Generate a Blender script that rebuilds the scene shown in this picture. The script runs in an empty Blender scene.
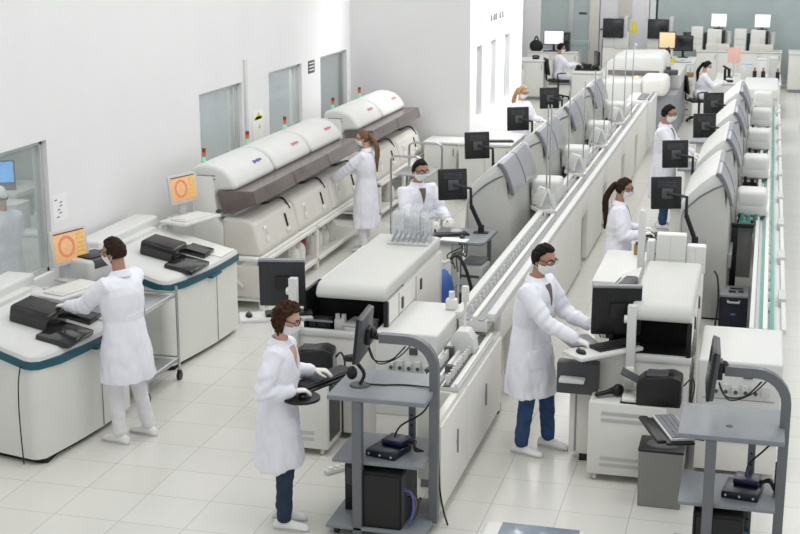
import bpy, bmesh, math, random
from mathutils import Vector, Matrix, noise
from mathutils.bvhtree import BVHTree
random.seed(7)
SC = bpy.context.scene
COL = SC.collection
PI = math.pi
V = Vector

# ------------------------------------------------------------------ materials
def lin(c):
    return tuple((x / 12.92 if x <= .04045 else ((x + .055) / 1.055) ** 2.4) for x in c)

def rgb(h):
    return lin(tuple(int(h[i:i + 2], 16) / 255 for i in (0, 2, 4))) + (1,)

MATS = {}
def mat(name, hexc, rough=.5, metal=0, var=.04, scale=6, bump=0, bscale=60, spec=.5, alpha=1, emit=0, coat=0, stretch=(1, 1, 1), trans=0):
    if name in MATS: return MATS[name]
    m = bpy.data.materials.new(name); m.use_nodes = True
    nt = m.node_tree; b = nt.nodes['Principled BSDF']
    c = rgb(hexc)
    tc = nt.nodes.new('ShaderNodeTexCoord')
    mp = nt.nodes.new('ShaderNodeMapping'); mp.inputs['Scale'].default_value = stretch
    nt.links.new(tc.outputs['Object'], mp.inputs['Vector'])
    if var > 0:
        n = nt.nodes.new('ShaderNodeTexNoise'); n.inputs['Scale'].default_value = scale; n.inputs['Detail'].default_value = 3
        nt.links.new(mp.outputs['Vector'], n.inputs['Vector'])
        r = nt.nodes.new('ShaderNodeValToRGB')
        r.color_ramp.elements[0].position = .3; r.color_ramp.elements[1].position = .7
        r.color_ramp.elements[0].color = tuple(x * (1 - var) for x in c[:3]) + (1,)
        r.color_ramp.elements[1].color = tuple(min(1, x * (1 + var)) for x in c[:3]) + (1,)
        nt.links.new(n.outputs['Fac'], r.inputs['Fac'])
        nt.links.new(r.outputs['Color'], b.inputs['Base Color'])
    else:
        b.inputs['Base Color'].default_value = c
    b.inputs['Roughness'].default_value = rough
    b.inputs['Metallic'].default_value = metal
    b.inputs['Specular IOR Level'].default_value = spec
    b.inputs['Alpha'].default_value = alpha
    b.inputs['Coat Weight'].default_value = coat
    b.inputs['Transmission Weight'].default_value = trans
    if emit:
        b.inputs['Emission Color'].default_value = c
        b.inputs['Emission Strength'].default_value = emit
    if bump:
        n2 = nt.nodes.new('ShaderNodeTexNoise'); n2.inputs['Scale'].default_value = bscale; n2.inputs['Detail'].default_value = 4
        nt.links.new(mp.outputs['Vector'], n2.inputs['Vector'])
        bp = nt.nodes.new('ShaderNodeBump'); bp.inputs['Strength'].default_value = bump; bp.inputs['Distance'].default_value = .01
        nt.links.new(n2.outputs['Fac'], bp.inputs['Height'])
        nt.links.new(bp.outputs['Normal'], b.inputs['Normal'])
    MATS[name] = m
    return m

def glass_mat(name, hexc, alpha, rough=.05):
    return mat(name, hexc, rough, 0, 0, alpha=alpha, spec=.6)

M = dict(
 wall=mat('painted_wall', 'ebebeb', .6, var=.012, scale=1.2, bump=.03, bscale=180),
 wall2=mat('painted_wall_grey', 'e4e4e4', .6, var=.012, scale=1.2, bump=.03, bscale=180),
 white=mat('white_enamel', 'e8e6e1', .5, var=.015, scale=3),
 lidm=mat('cream_white_lid', 'c9cac5', .5, var=.015, scale=3),
 apl=mat('analyzer_side_plastic', 'c2c3be', .5, var=.02, scale=3),
 white2=mat('white_plastic', 'd9dad7', .5, var=.015, scale=3),
 cream=mat('cream_enamel', 'e1e2dc', .5, var=.02, scale=3),
 beige=mat('beige_plastic', 'd9d5ce', .5, var=.03, scale=4),
 lgrey=mat('light_grey_plastic', 'c9cac8', .45, var=.025, scale=4),
 bin=mat('grey_bin_plastic', '8a8a86', .5, var=.04, scale=5),
 mgrey=mat('mid_grey_plastic', '8f9196', .45, var=.04, scale=5),
 visor=mat('grey_visor', 'a3a4aa', .3, .25, var=.05, scale=5),
 visdk=mat('visor_edge', '77787c', .4, .2, var=.05, scale=5),
 steelgrey=mat('grey_powder_coat', '74777b', .42, .3, var=.05, scale=8),
 desk=mat('grey_laminate', '868b90', .45, var=.06, scale=14, stretch=(1, 8, 1)),
 dgrey=mat('dark_grey_plastic', '484a4d', .45, var=.06, scale=6),
 slate=mat('slate_plastic', '2c2e32', .45, var=.06, scale=6),
 black=mat('black_plastic', '131315', .4, var=.1, scale=8),
 blackm=mat('black_matte', '101011', .7, var=.1, scale=8),
 cable=mat('black_cable', '1a1a1c', .5, var=.05),
 gcable=mat('grey_cable', '6e6e70', .5, var=.05),
 smoke=mat('smoked_acrylic', '1e1e20', .14, var=.15, scale=4, spec=.7),
 smokedtop=mat('smoked_lid', '776c69', .16, var=.15, scale=3, alpha=.74, spec=.6),
 teal=mat('teal_trim', '1f5562', .35, var=.06, scale=5),
 green=mat('green_lamp', '6fc79a', .3, var=0, emit=.5),
 amber=mat('amber_lamp', 'c8702e', .3, var=.1),
 redl=mat('red_lamp', '8e3323', .3, var=.1),
 chrome=mat('steel_tube', 'c4c6c8', .22, .9, var=.04, scale=10),
 steel=mat('brushed_steel', 'b9bbbc', .32, .8, var=.06, scale=20, stretch=(1, 12, 1)),
 red=mat('red_plastic', '8c1f2c', .4, var=.08),
 blue=mat('blue_cylinder_paint', '3f66b4', .4, var=.06),
 dblue=mat('dark_blue_plastic', '1a1f4a', .35, var=.1),
 navy=mat('navy_plastic', '14182c', .35, var=.1),
 paper=mat('paper', 'f3f3f0', .8, var=.01),
 pink=mat('pink_paper', 'efc3b4', .8, var=.03),
 yellow=mat('yellow_print', 'e3d32a', .7, var=.04),
 purple=mat('purple_print', '6c5f9e', .6, var=.05),
 redp=mat('red_print', 'cf7f8d', .6, var=.05),
 bottle=mat('translucent_bottle', 'e9e9e2', .35, var=.03, alpha=.95),
 acr=glass_mat('clear_acrylic', 'e6ebee', .22, .05),
 acr2=glass_mat('clear_cover', 'eceff0', .36, .08),
 pane=glass_mat('window_glass', 'b4bfbd', .30, .03),
 paned=glass_mat('window_glass_grey', '9aa2a1', .5, .04),
 slit=mat('slit_glass', '606365', .15, var=.05, scale=3, spec=.8),
 tglass=mat('teal_frosted_glass', 'afbcbc', .22, var=.05, scale=2, spec=.6),
 tglassd=mat('teal_strip', '5fa39a', .3, var=.05),
 alu=mat('aluminium_frame', 'c9cccb', .4, .5, var=.03),
 dscreen=mat('dark_screen', '23262c', .18, var=.05, spec=.6),
 wscreen=mat('white_screen', 'fbfbfb', .3, var=0, emit=1.0),
 pscreen=mat('pale_screen', 'e9dfee', .3, var=0, emit=.8),
 oscreen=mat('orange_screen', 'd9a878', .3, var=.08, scale=30, emit=.3),
 oring=mat('red_ring', 'cf7f5e', .3, var=.08, scale=30, emit=.3),
 oyel=mat('yellow_column', 'cfae5e', .3, var=.25, scale=60, emit=.3),
 yscreen=mat('cream_screen', 'ead0a4', .3, var=.03, emit=.4),
 bscreen=mat('blue_screen', '4fa0e6', .3, var=.2, scale=5, emit=.8),
 skin=mat('skin', 'b0856d', .5, var=.06, scale=14),
 skinf=mat('fair_skin', 'cda38e', .5, var=.06, scale=14),
 hairb=mat('brown_hair', '2c1a11', .65, spec=.2, var=.45, scale=60, bump=.6, bscale=90, stretch=(1, 1, .25)),
 hairc=mat('curly_brown_hair', '38210f', .65, spec=.2, var=.5, scale=50, bump=.8, bscale=60),
 hairk=mat('black_hair', '120d0b', .65, spec=.2, var=.4, scale=60, bump=.6, bscale=90, stretch=(1, 1, .25)),
 hairl=mat('light_brown_hair', '6e4f33', .55, var=.4, scale=60, bump=.6, bscale=90, stretch=(1, 1, .25)),
 hairg=mat('blonde_hair', 'b08a5c', .55, var=.35, scale=60, bump=.6, bscale=90, stretch=(1, 1, .25)),
 coat=mat('white_lab_coat', 'eeeff7', .85, var=.015, scale=6, bump=.25, bscale=14, stretch=(1, 1, .35)),
 mask=mat('white_mask', 'f4f4f2', .9, var=.01, bump=.2, bscale=40, stretch=(.3, .3, 2)),
 glove=mat('latex_glove', 'ece9e2', .6, var=.02, scale=20),
 wtrouser=mat('white_trousers', 'e6e6e8', .85, var=.02, bump=.3, bscale=16),
 jeans=mat('blue_jeans', '2d4a72', .85, var=.22, scale=16, bump=.3, bscale=24),
 djeans=mat('dark_jeans', '27384d', .85, var=.2, scale=16, bump=.3, bscale=24),
 shirt=mat('dark_shirt', '6f6460', .85, var=.05),
 shoe=mat('white_shoe', 'f0f0ef', .5, var=.01),
 eyew=mat('eye_white', 'e8e6e2', .3, var=0),
 iris=mat('dark_iris', '2a1a12', .2, var=0),
 lens=glass_mat('clear_lens', 'd8dde0', .10, .05),
 frame=mat('eyewear_frame', '2a201c', .3, var=.05),
 carton=mat('cardboard', '9a7b58', .8, var=.06),
 screenk=mat('keyboard_keys', '2c2d31', .5, var=.06),
 keyg=mat('grey_keys', '74757a', .5, var=.04),
 teall=mat('teal_rail', '4f9c93', .3, var=.05),
)

# floor tiles
def tile_mat():
    m = bpy.data.materials.new('floor_tiles'); m.use_nodes = True
    nt = m.node_tree; b = nt.nodes['Principled BSDF']
    tc = nt.nodes.new('ShaderNodeTexCoord'); mp = nt.nodes.new('ShaderNodeMapping')
    mp.inputs['Location'].default_value = (4.9 + 20 * .5172 + .006, -8.475 + 40 * .5085 + .006, 0)
    nt.links.new(tc.outputs['Object'], mp.inputs['Vector'])
    br = nt.nodes.new('ShaderNodeTexBrick'); br.offset = 0; br.squash = 1
    br.inputs['Scale'].default_value = 1; br.inputs['Brick Width'].default_value = .5172; br.inputs['Row Height'].default_value = .5085
    br.inputs['Mortar Size'].default_value = .0035; br.inputs['Mortar Smooth'].default_value = .3; br.inputs['Bias'].default_value = 0
    br.inputs['Color1'].default_value = rgb('dfded8'); br.inputs['Color2'].default_value = rgb('dbdad3'); br.inputs['Mortar'].default_value = rgb('b6b5ae')
    nt.links.new(mp.outputs['Vector'], br.inputs['Vector'])
    n = nt.nodes.new('ShaderNodeTexNoise'); n.inputs['Scale'].default_value = 1.1; n.inputs['Detail'].default_value = 4
    nt.links.new(tc.outputs['Object'], n.inputs['Vector'])
    mx = nt.nodes.new('ShaderNodeMixRGB'); mx.blend_type = 'MULTIPLY'; mx.inputs['Fac'].default_value = .08
    nt.links.new(br.outputs['Color'], mx.inputs['Color1']); nt.links.new(n.outputs['Fac'], mx.inputs['Color2'])
    nt.links.new(mx.outputs['Color'], b.inputs['Base Color'])
    b.inputs['Roughness'].default_value = .22; b.inputs['Specular IOR Level'].default_value = .45
    bp = nt.nodes.new('ShaderNodeBump'); bp.inputs['Strength'].default_value = .15; bp.inputs['Distance'].default_value = .004
    inv = nt.nodes.new('ShaderNodeMath'); inv.operation = 'SUBTRACT'; inv.inputs[0].default_value = 1
    nt.links.new(br.outputs['Fac'], inv.inputs[1]); nt.links.new(inv.outputs[0], bp.inputs['Height'])
    nt.links.new(bp.outputs['Normal'], b.inputs['Normal'])
    return m

# ------------------------------------------------------------------ object helpers
LOCS = {}   # world base of every thing built in world coordinates
def tag(o, label=None, cat=None, group=None, kind=None):
    if label: o['label'] = label
    if cat: o['category'] = cat
    if group: o['group'] = group
    if kind: o['kind'] = kind
    return o

def thing(name, label, cat, loc=(0, 0, 0), rz=0, group=None, world=True):
    o = bpy.data.objects.new(name, None); COL.objects.link(o)
    o.location = loc; o.rotation_euler = (0, 0, rz); o.empty_display_size = .1
    tag(o, label, cat, group)
    LOCS[o.name] = V(loc) if world else V((0, 0, 0))
    return o

def base_of(p):
    while p.parent: p = p.parent
    return LOCS.get(p.name, V((0, 0, 0)))

class G:
    """collects shapes into one mesh"""
    def __init__(self): self.bm = bmesh.new()
    def _merge(self, b, mtx=None):
        if mtx is not None: bmesh.ops.transform(b, matrix=mtx, verts=b.verts)
        me = bpy.data.meshes.new('t'); b.to_mesh(me); b.free()
        self.bm.from_mesh(me); bpy.data.meshes.remove(me)
        return self
    def box(self, x0, x1, y0, y1, z0, z1, bev=.006, seg=2, mtx=None):
        b = bmesh.new(); bmesh.ops.create_cube(b, size=1)
        sx, sy, sz = abs(x1 - x0), abs(y1 - y0), abs(z1 - z0)
        for v in b.verts: v.co = V(((x0 + x1) / 2 + v.co.x * sx, (y0 + y1) / 2 + v.co.y * sy, (z0 + z1) / 2 + v.co.z * sz))
        bev = min(bev, .45 * min(sx, sy, sz))
        if bev > 0: bmesh.ops.bevel(b, geom=list(b.edges), offset=bev, segments=seg, profile=.5, affect='EDGES')
        return self._merge(b, mtx)
    def prism(self, pts, axis, a0, a1, bev=0, seg=2, mtx=None):
        """polygon pts (2-D) extruded along axis; axis 'y': (x,z), 'z': (x,y), 'x': (y,z)"""
        b = bmesh.new()
        def mk(p, a):
            return {'y': V((p[0], a, p[1])), 'z': V((p[0], p[1], a)), 'x': V((a, p[0], p[1]))}[axis]
        v0 = [b.verts.new(mk(p, a0)) for p in pts]; v1 = [b.verts.new(mk(p, a1)) for p in pts]
        n = len(pts)
        b.faces.new(v0); b.faces.new(v1[::-1])
        for i in range(n): b.faces.new((v0[i], v1[i], v1[(i + 1) % n], v0[(i + 1) % n]))
        bmesh.ops.recalc_face_normals(b, faces=b.faces)
        if bev > 0:
            es = [e for e in b.edges if len(e.link_faces) == 2 and e.calc_face_angle(0) > .5]
            bmesh.ops.bevel(b, geom=es, offset=bev, segments=seg, profile=.5, affect='EDGES')
        return self._merge(b, mtx)
    def cyl(self, p0, p1, r, r2=None, n=16):
        p0, p1 = V(p0), V(p1); d = p1 - p0
        b = bmesh.new()
        bmesh.ops.create_cone(b, cap_ends=True, segments=n, radius1=r, radius2=r if r2 is None else r2, depth=d.length)
        m = Matrix.Translation((p0 + p1) / 2) @ d.to_track_quat('Z', 'Y').to_matrix().to_4x4()
        return self._merge(b, m)
    def ell(self, c, r, mtx=None, u=16, v=10):
        b = bmesh.new(); bmesh.ops.create_uvsphere(b, u_segments=u, v_segments=v, radius=1)
        if isinstance(r, (int, float)): r = (r, r, r)
        m = Matrix.Translation(V(c)) @ (mtx or Matrix()) @ Matrix.Diagonal((*r, 1))
        return self._merge(b, m)
    def rings(self, rs, cap=True, closed=True):
        bm = self.bm; prev = None; first = None
        for ring in rs:
            vs = [bm.verts.new(p) for p in ring]
            if prev:
                n = len(vs)
                for i in range(n if closed else n - 1):
                    bm.faces.new((prev[i], prev[(i + 1) % n], vs[(i + 1) % n], vs[i]))
            else: first = vs
            prev = vs
        if cap:
            bm.faces.new(first[::-1]); bm.faces.new(prev)
        return self
    def tube(self, pts, r, n=8, smooth=0, cap=True):
        pts = [V(p) for p in pts]
        if smooth: pts = spline(pts, smooth)
        rr = r if isinstance(r, (list, tuple)) else [r] * len(pts)
        if len(rr) != len(pts): rr = [rr[0] + (rr[-1] - rr[0]) * i / (len(pts) - 1) for i in range(len(pts))]
        rs = []; ref = None
        for i, p in enumerate(pts):
            d = (pts[min(i + 1, len(pts) - 1)] - pts[max(i - 1, 0)]).normalized()
            if ref is None:
                ref = V((0, 0, 1)) if abs(d.z) < .9 else V((1, 0, 0))
            ref = (ref - d * ref.dot(d)).normalized()
            s = d.cross(ref)
            rs.append([p + (ref * math.cos(2 * PI * k / n) + s * math.sin(2 * PI * k / n)) * rr[i] for k in range(n)])
        return self.rings(rs, cap)
    def limb(self, pts, rad, n=14):
        """rounded tapered chain, closed at both ends"""
        P = [V(p) for p in pts]; R = list(rad)
        d0 = (P[0] - P[1]).normalized(); d1 = (P[-1] - P[-2]).normalized()
        a = [P[0] + d0 * R[0] * f for f in (.98, .8, .45)]; ar = [R[0] * f for f in (.2, .6, .9)]
        c = [P[-1] + d1 * R[-1] * f for f in (.45, .8, .98)]; cr = [R[-1] * f for f in (.9, .6, .2)]
        return self.tube(a + P + c, ar + R + cr, n)
    def raw(self, verts, faces):
        vs = [self.bm.verts.new(v) for v in verts]
        for f in faces: self.bm.faces.new([vs[i] for i in f])
        return self
    def xf(self, m):
        bmesh.ops.transform(self.bm, matrix=m, verts=self.bm.verts); return self
    def obj(self, name, m, parent=None, angle=.6, kind=None, label=None, cat=None, group=None, recalc=True):
        bm = self.bm
        if recalc: bmesh.ops.recalc_face_normals(bm, faces=bm.faces)
        loc = V((0, 0, 0))
        if parent is not None: off = base_of(parent)
        else:
            xs = [v.co for v in bm.verts]
            lo = V((min(v.x for v in xs), min(v.y for v in xs), min(v.z for v in xs))); hi = V((max(v.x for v in xs), max(v.y for v in xs), 0))
            off = V(((lo.x + hi.x) / 2, (lo.y + hi.y) / 2, lo.z)); loc = off
        for v in bm.verts: v.co -= off
        me = bpy.data.meshes.new(name); bm.to_mesh(me); bm.free()
        for p in me.polygons: p.use_smooth = True
        me.set_sharp_from_angle(angle=angle)
        me.materials.append(m)
        o = bpy.data.objects.new(name, me); COL.objects.link(o)
        o.location = loc
        if parent is not None: o.parent = parent; o.location = (0, 0, 0)
        else: LOCS[o.name] = off
        tag(o, label, cat, group, kind)
        return o

def spline(pts, k):
    out = []
    n = len(pts)
    for i in range(n - 1):
        p0, p1, p2, p3 = pts[max(i - 1, 0)], pts[i], pts[i + 1], pts[min(i + 2, n - 1)]
        for j in range(k):
            t = j / k
            out.append(.5 * ((2 * p1) + (p2 - p0) * t + (2 * p0 - 5 * p1 + 4 * p2 - p3) * t * t + (3 * p1 - p0 - 3 * p2 + p3) * t ** 3))
    out.append(pts[-1]); return out

def copy_tree(o, loc=None, rz=None, label=None, parent=None):
    c = o.copy(); COL.objects.link(c)
    if parent is not None: c.parent = parent
    for ch in list(o.children): copy_tree(ch, parent=c)
    if parent is None:
        LOCS[c.name] = V(loc) if loc is not None else V(o.location)
        if loc is not None: c.location = loc
        if rz is not None: c.rotation_euler = (0, 0, rz)
        if label: c['label'] = label
    return c

def struct(g, name, m):
    return g.obj(name, m, kind='structure')

def remesh(g, voxel, smooth=2):
    """union of the overlapping closed shapes as one continuous surface"""
    me = bpy.data.meshes.new('tmp'); g.bm.to_mesh(me); g.bm.free()
    o = bpy.data.objects.new('tmp', me); COL.objects.link(o)
    r = o.modifiers.new('r', 'REMESH'); r.mode = 'VOXEL'; r.voxel_size = voxel
    if smooth:
        s = o.modifiers.new('s', 'SMOOTH'); s.iterations = smooth; s.factor = .5
    dg = bpy.context.evaluated_depsgraph_get(); dg.update()
    e = o.evaluated_get(dg)
    n = bpy.data.meshes.new_from_object(e)
    bpy.data.objects.remove(o); bpy.data.meshes.remove(me)
    out = G(); out.bm.from_mesh(n); bpy.data.meshes.remove(n)
    return out
# ------------------------------------------------------------------ people
def headpt(d, face=True):
    x, y, z = d
    X, Y, Z = x * .074, y * .096, z * .116
    if z < 0:
        X *= 1 - .30 * (-z) ** 1.6
        if y < 0: Y *= 1 - .35 * (-z)
        else: Y *= 1 - .10 * (-z) ** 2
    if face and y > .2:
        f = min(1, (y - .2) / .4)
        Y += .021 * f * math.exp(-(x / .13) ** 2) * math.exp(-((z + .16) / .15) ** 2)
        Y -= .009 * f * math.exp(-((abs(x) - .40) / .2) ** 2 - ((z - .08) / .13) ** 2)
        Y += .005 * f * math.exp(-(x / .3) ** 2 - ((z + .50) / .06) ** 2)
        Y -= .004 * f * math.exp(-(x / .3) ** 2 - ((z + .57) / .03) ** 2)
        Y += .006 * f * math.exp(-(x / .25) ** 2 - ((z + .85) / .12) ** 2)
        Y += .004 * f * math.exp(-((z - .24) / .1) ** 2)
    return V((X, Y, Z))

def sph(u, v):
    b = bmesh.new(); bmesh.ops.create_uvsphere(b, u_segments=u, v_segments=v, radius=1)
    return b

def head_shell(test, off, HM, jitter=0, js=30, face=False, thick=.008):
    """shell over the head where test(direction) is true"""
    b = sph(48, 32); g = G()
    fs = [f for f in b.faces if test(f.calc_center_median())]
    idx = {}; outer = []; inner = []
    for f in fs:
        for v in f.verts:
            if v.index not in idx:
                idx[v.index] = len(outer)
                d = v.co.normalized(); p = headpt(d, face)
                o = off + (jitter * noise.noise(d * js) if jitter else 0)
                outer.append(p + d * o); inner.append(p + d * (o - thick))
    n = len(outer); faces = []
    cnt = {}
    for f in fs:
        ids = [idx[v.index] for v in f.verts]
        faces.append(ids); faces.append([i + n for i in reversed(ids)])
        for i in range(len(ids)):
            a, c = ids[i], ids[(i + 1) % len(ids)]
            cnt[(a, c)] = 1
    for (a, c) in cnt:
        if (c, a) not in cnt: faces.append([c, a, a + n, c + n])
    g.raw([HM @ p for p in outer + inner], faces)
    b.free(); return g

def hand_shape(g, w, d, nrm, thumb, curl=.5, s=1.0):
    """glove: palm, four unequal fingers bent at the knuckles, thumb off the side of the palm"""
    d = d.normalized(); nrm = (nrm - d * nrm.dot(d)).normalized(); t = d.cross(nrm)
    if t.dot(thumb) < 0: t = -t
    rs = []
    for (a, ww, th) in ((-.06, .030, .026), (-.02, .028, .024), (.0, .029, .021), (.03, .036, .019), (.065, .041, .017), (.088, .040, .014), (.1, .034, .009)):
        rs.append([w + (d * a + t * math.cos(2 * PI * k / 14) * ww + nrm * math.sin(2 * PI * k / 14) * th) * s for k in range(14)])
    g.rings(rs)
    for (q, L, r, ph) in ((.030, .074, .0092, 0), (.010, .084, .0096, -.06), (-.011, .077, .0092, .05), (-.031, .060, .0080, .12)):
        p = w + (d * .078 + t * q) * s; ang = .15 + ph; pts = [p - d * .02 * s, p]; fan = q * 1.6
        for k, f in enumerate((.46, .31, .23)):
            ang += curl * (.55, .8, .55)[k]
            dd = (d * math.cos(ang) + nrm * math.sin(ang) + t * fan).normalized()
            p = p + dd * L * f * s; pts.append(p)
        g.limb(pts, [r * s, r * s, r * .98 * s, r * .9 * s, r * .72 * s], 10)
    p = w + (d * .022 + t * .026) * s; pts = [p]; dd = (d * .62 + t * .72 + nrm * .28).normalized()
    for k, L in enumerate((.042, .034, .026)):
        p = p + dd * L * s; pts.append(p)
        dd = (dd + d * .38 + nrm * .12 * curl - t * .1).normalized()
    g.limb(pts, [.014 * s, .0125 * s, .0108 * s, .0085 * s], 10)

def ik(a, b, l1, l2, hint):
    d = b - a; L = d.length; mx = (l1 + l2) * .995
    if L > mx: b = a + d * (mx / L); d = b - a; L = mx
    c = (l1 * l1 + L * L - l2 * l2) / (2 * l1 * L); h = l1 * math.sqrt(max(0, 1 - c * c))
    dn = d / L; hn = (hint - dn * hint.dot(dn)).normalized()
    return a + dn * l1 * c + hn * h, b

def surf(bvh, grid, d, off):
    """project a grid of points along d on the coat and give it a thin thickness"""
    rows = []
    for row in grid:
        r = []
        for p in row:
            h, nn, i, dist = bvh.ray_cast(p - d * 1.0, d)
            r.append((h + nn * off) if h is not None else None)
        rows.append(r)
    return rows

def patch(g, rows, d, th=.004):
    n = len(rows[0]); vs = []; ok = all(p is not None for r in rows for p in r)
    if not ok: return False
    for r in rows:
        for p in r: vs.append(p)
    m = len(vs); vs += [p + d * (th + .006) for p in vs]; F = []; R = len(rows)
    for i in range(R - 1):
        for j in range(n - 1):
            a = i * n + j; q = [a, a + 1, a + n + 1, a + n]
            F.append(q); F.append([k + m for k in q[::-1]])
    edge = [j for j in range(n)] + [i * n + n - 1 for i in range(1, R)] + [(R - 1) * n + j for j in range(n - 2, -1, -1)] + [i * n for i in range(R - 2, 0, -1)]
    for k in range(len(edge)):
        a, b2 = edge[k], edge[(k + 1) % len(edge)]
        F.append([b2, a, a + m, b2 + m])
    g.raw(vs, F); return True

def person(label, loc, rz, h=1.75, female=False, lean=0, rh=(.2, .4, 1.05), lh=(-.2, .4, 1.05), yaw=0, pitch=.35, hair='short', hairm='hairb',
           trousers='jeans', skin='skin', hem=.45, near=True, seat=None, feet=((-.1, .0), (.1, .04)), beard=False, elbow=(0, -.3, -.8), cap=False, roll=0, glasses=True, arms_z=None, curl=.45):
    s = h / 1.75; fx = .93 if female else 1.0
    R = thing('person', label, 'person', loc, rz, world=False)
    pz = .93 * s if seat is None else seat + .10
    pel = V((0, 0, pz)); ln = V((0, lean, 0))
    chest = pel + V((0, lean * .55, .32 * s)); neck = pel + V((0, lean, .54 * s - abs(lean) * .15)); 
    up = (neck - pel).normalized()
    hb = neck + V((0, .024 + .10 * lean, .062 * s))
    HM = Matrix.Translation(hb + V((0, .018, .078 * s))) @ Matrix.Rotation(yaw, 4, 'Z') @ Matrix.Rotation(-pitch, 4, 'X') @ Matrix.Rotation(roll, 4, 'Y') @ Matrix.Scale(s * (.96 if female else 1.0), 4)
    sw = (.172 if female else .205) * s
    sh = {k: neck - up * .085 * s + V((k * sw, 0, 0)) for k in (-1, 1)}
    l1, l2 = .295 * s, .265 * s
    el, wr, hd = {}, {}, {}
    for k, t in ((1, rh), (-1, lh)):
        e, w = ik(sh[k], V(t), l1, l2, V((k * .35, elbow[1], elbow[2])))
        el[k], wr[k] = e, w
    hip = {k: pel + V((k * .095 * s, 0, -.02 * s)) for k in (-1, 1)}
    kn, an = {}, {}
    for i, k in enumerate((-1, 1)):
        a = V((feet[i][0], feet[i][1] - .0, .085 * s))
        dl = (hip[k] - a).length
        f = max(.86 * s, dl * 1.004) if seat is not None else dl * 1.004
        q, a = ik(hip[k], a, .51 * f, .49 * f, V((0, 1, .2)))
        kn[k], an[k] = q, a
    vox = .009 if near else .014
    # body
    g = G(); b = sph(40, 28)
    for v in b.verts: v.co = HM @ headpt(v.co.normalized())
    g._merge(b)
    for k in (-1, 1): g.ell(HM @ V((k * .073, -.008, -.012)), (.011 * s, .02 * s, .032 * s), HM.to_3x3().normalized().to_4x4() @ Matrix.Rotation(k * .25, 4, 'Z'))
    hc = HM @ V((0, -.02, -.06))
    g.limb([neck - up * .06 * s, neck + up * .02, hc], [.062 * s * fx, .053 * s * fx, .055 * s * fx])
    g.limb([pel, chest, neck - up * .10 * s], [.115 * s, .115 * s, .09 * s])
    for k in (-1, 1):
        g.limb([neck - up * .12 * s, sh[k] + V((-k * .03, 0, -.03)), (sh[k] + el[k]) / 2, el[k], (el[k] * .6 + wr[k] * .4), wr[k]], [.05 * s, .042 * s, .040 * s, .036 * s, .034 * s, .026 * s])
        g.limb([hip[k], (hip[k] + kn[k]) / 2, kn[k], kn[k] * .6 + an[k] * .4, an[k]], [.085 * s, .075 * s, .052 * s, .05 * s, .034 * s])
        ft = an[k]; dirf = V((0, 1, 0))
        g.limb([ft + V((0, -.03, -.03 * s)), ft + dirf * .06 * s + V((0, 0, -.045 * s)), ft + dirf * .13 * s + V((0, 0, -.055 * s))], [.03 * s, .03 * s, .022 * s])
    g = remesh(g, vox if near else .011, 1)
    body = g.obj('body', M[skin], R, angle=3)
    # gloves with separate fingers
    for k in (-1, 1):
        g = G(); d = (wr[k] - el[k]).normalized()
        d2 = (d + V((0, .35, 0))).normalized(); d2.z = max(d2.z, -.35)
        hand_shape(g, wr[k], d2, V((0, 0, -1)), V((-k, 0, 0)), curl=curl, s=s * (.93 if female else 1))
        g = remesh(g, .0042 if near else .006, 1)
        g.obj('glove', M['glove'], R, angle=3)
    # trousers
    g = G()
    sit = seat is not None
    g.ell(pel + V((0, 0, -.01)), (.15 * s, .115 * s, .13 * s))
    for k in (-1, 1):
        cuff = an[k] + V((0, 0, .02))
        mid = (hip[k] + kn[k]) / 2
        g.limb([hip[k], mid, kn[k], kn[k] * .55 + cuff * .45, cuff], [.092 * s, .086 * s, .068 * s, .063 * s, .058 * s])
    g = remesh(g, vox, 2)
    for v in g.bm.verts:
        if v.co.z < .40: v.co += v.normal * .007 * noise.noise(V((v.co.x * 10, v.co.y * 10, v.co.z * 22)))
    g.obj('trousers', M[trousers], R, angle=3)
    # shoes: sole and upper
    for k in (-1, 1):
        a = an[k]; base = V((a.x, a.y, 0)); yawf = -k * .0
        g = G(); rs = []
        for (y, w, zt) in ((-.085, .018, .05), (-.075, .030, .075), (-.04, .036, .088), (.0, .038, .090), (.05, .041, .078), (.11, .046, .062), (.15, .044, .052), (.175, .034, .042), (.188, .016, .030)):
            ring = []
            for q in range(16):
                t = 2 * PI * q / 16; c_, s_ = math.cos(t), math.sin(t)
                z = zt * (.5 + .5 * s_) if s_ > 0 else zt * .5 * (1 + s_ * 1.0)
                ring.append(base + V((c_ * w * s * (1 if s_ < .3 else 1 - .35 * (s_ - .3)), y * s, max(.012, z * s))))
            rs.append(ring)
        g.rings(rs)
        up_ = g.obj('shoe', M['shoe'], R, angle=1.2)
        g2 = G(); rs = []
        for z in (0, .014):
            rs.append([base + V((math.cos(t) * .047 * s * (1 if math.sin(t) > -.2 else .85), (.05 + math.sin(t) * .142) * s, z)) for t in [2 * PI * q / 24 for q in range(24)]])
        g2.rings(rs); g2.obj('sole', M['lgrey'], up_)
    # lab coat
    g = G(); n = 28
    secs = []
    hemz = hem * s
    W = (lambda a: a * s * fx * 1.12)
    prof = [(.535, .055, .055), (.50, .085, .07), (.47, .155, .088), (.43, .198, .108), (.36, .208, .125), (.26, .196, .13 if not female else .14), (.14, .176 if not female else .16, .122), (.02, .190 if not female else .188, .132)]
    for (u_, w_, d_) in prof:
        f = u_ / .54
        c = pel.lerp(neck, f) if f >= 0 else pel
        secs.append((c, W(w_), W(d_)))
    if not sit:
        for (f, w_, d_) in ((.25, .205, .148), (.6, .222, .162), (1.0, .238, .174)):
            c = V((0, 0, pz + (hemz - pz) * f))
            # follow the feet a little
            mid = (an[-1] + an[1]) / 2; c.x += mid.x * f * .5; c.y += (mid.y - .0) * f * .45
            secs.append((c, W(w_), W(d_)))
    rs = []
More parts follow.
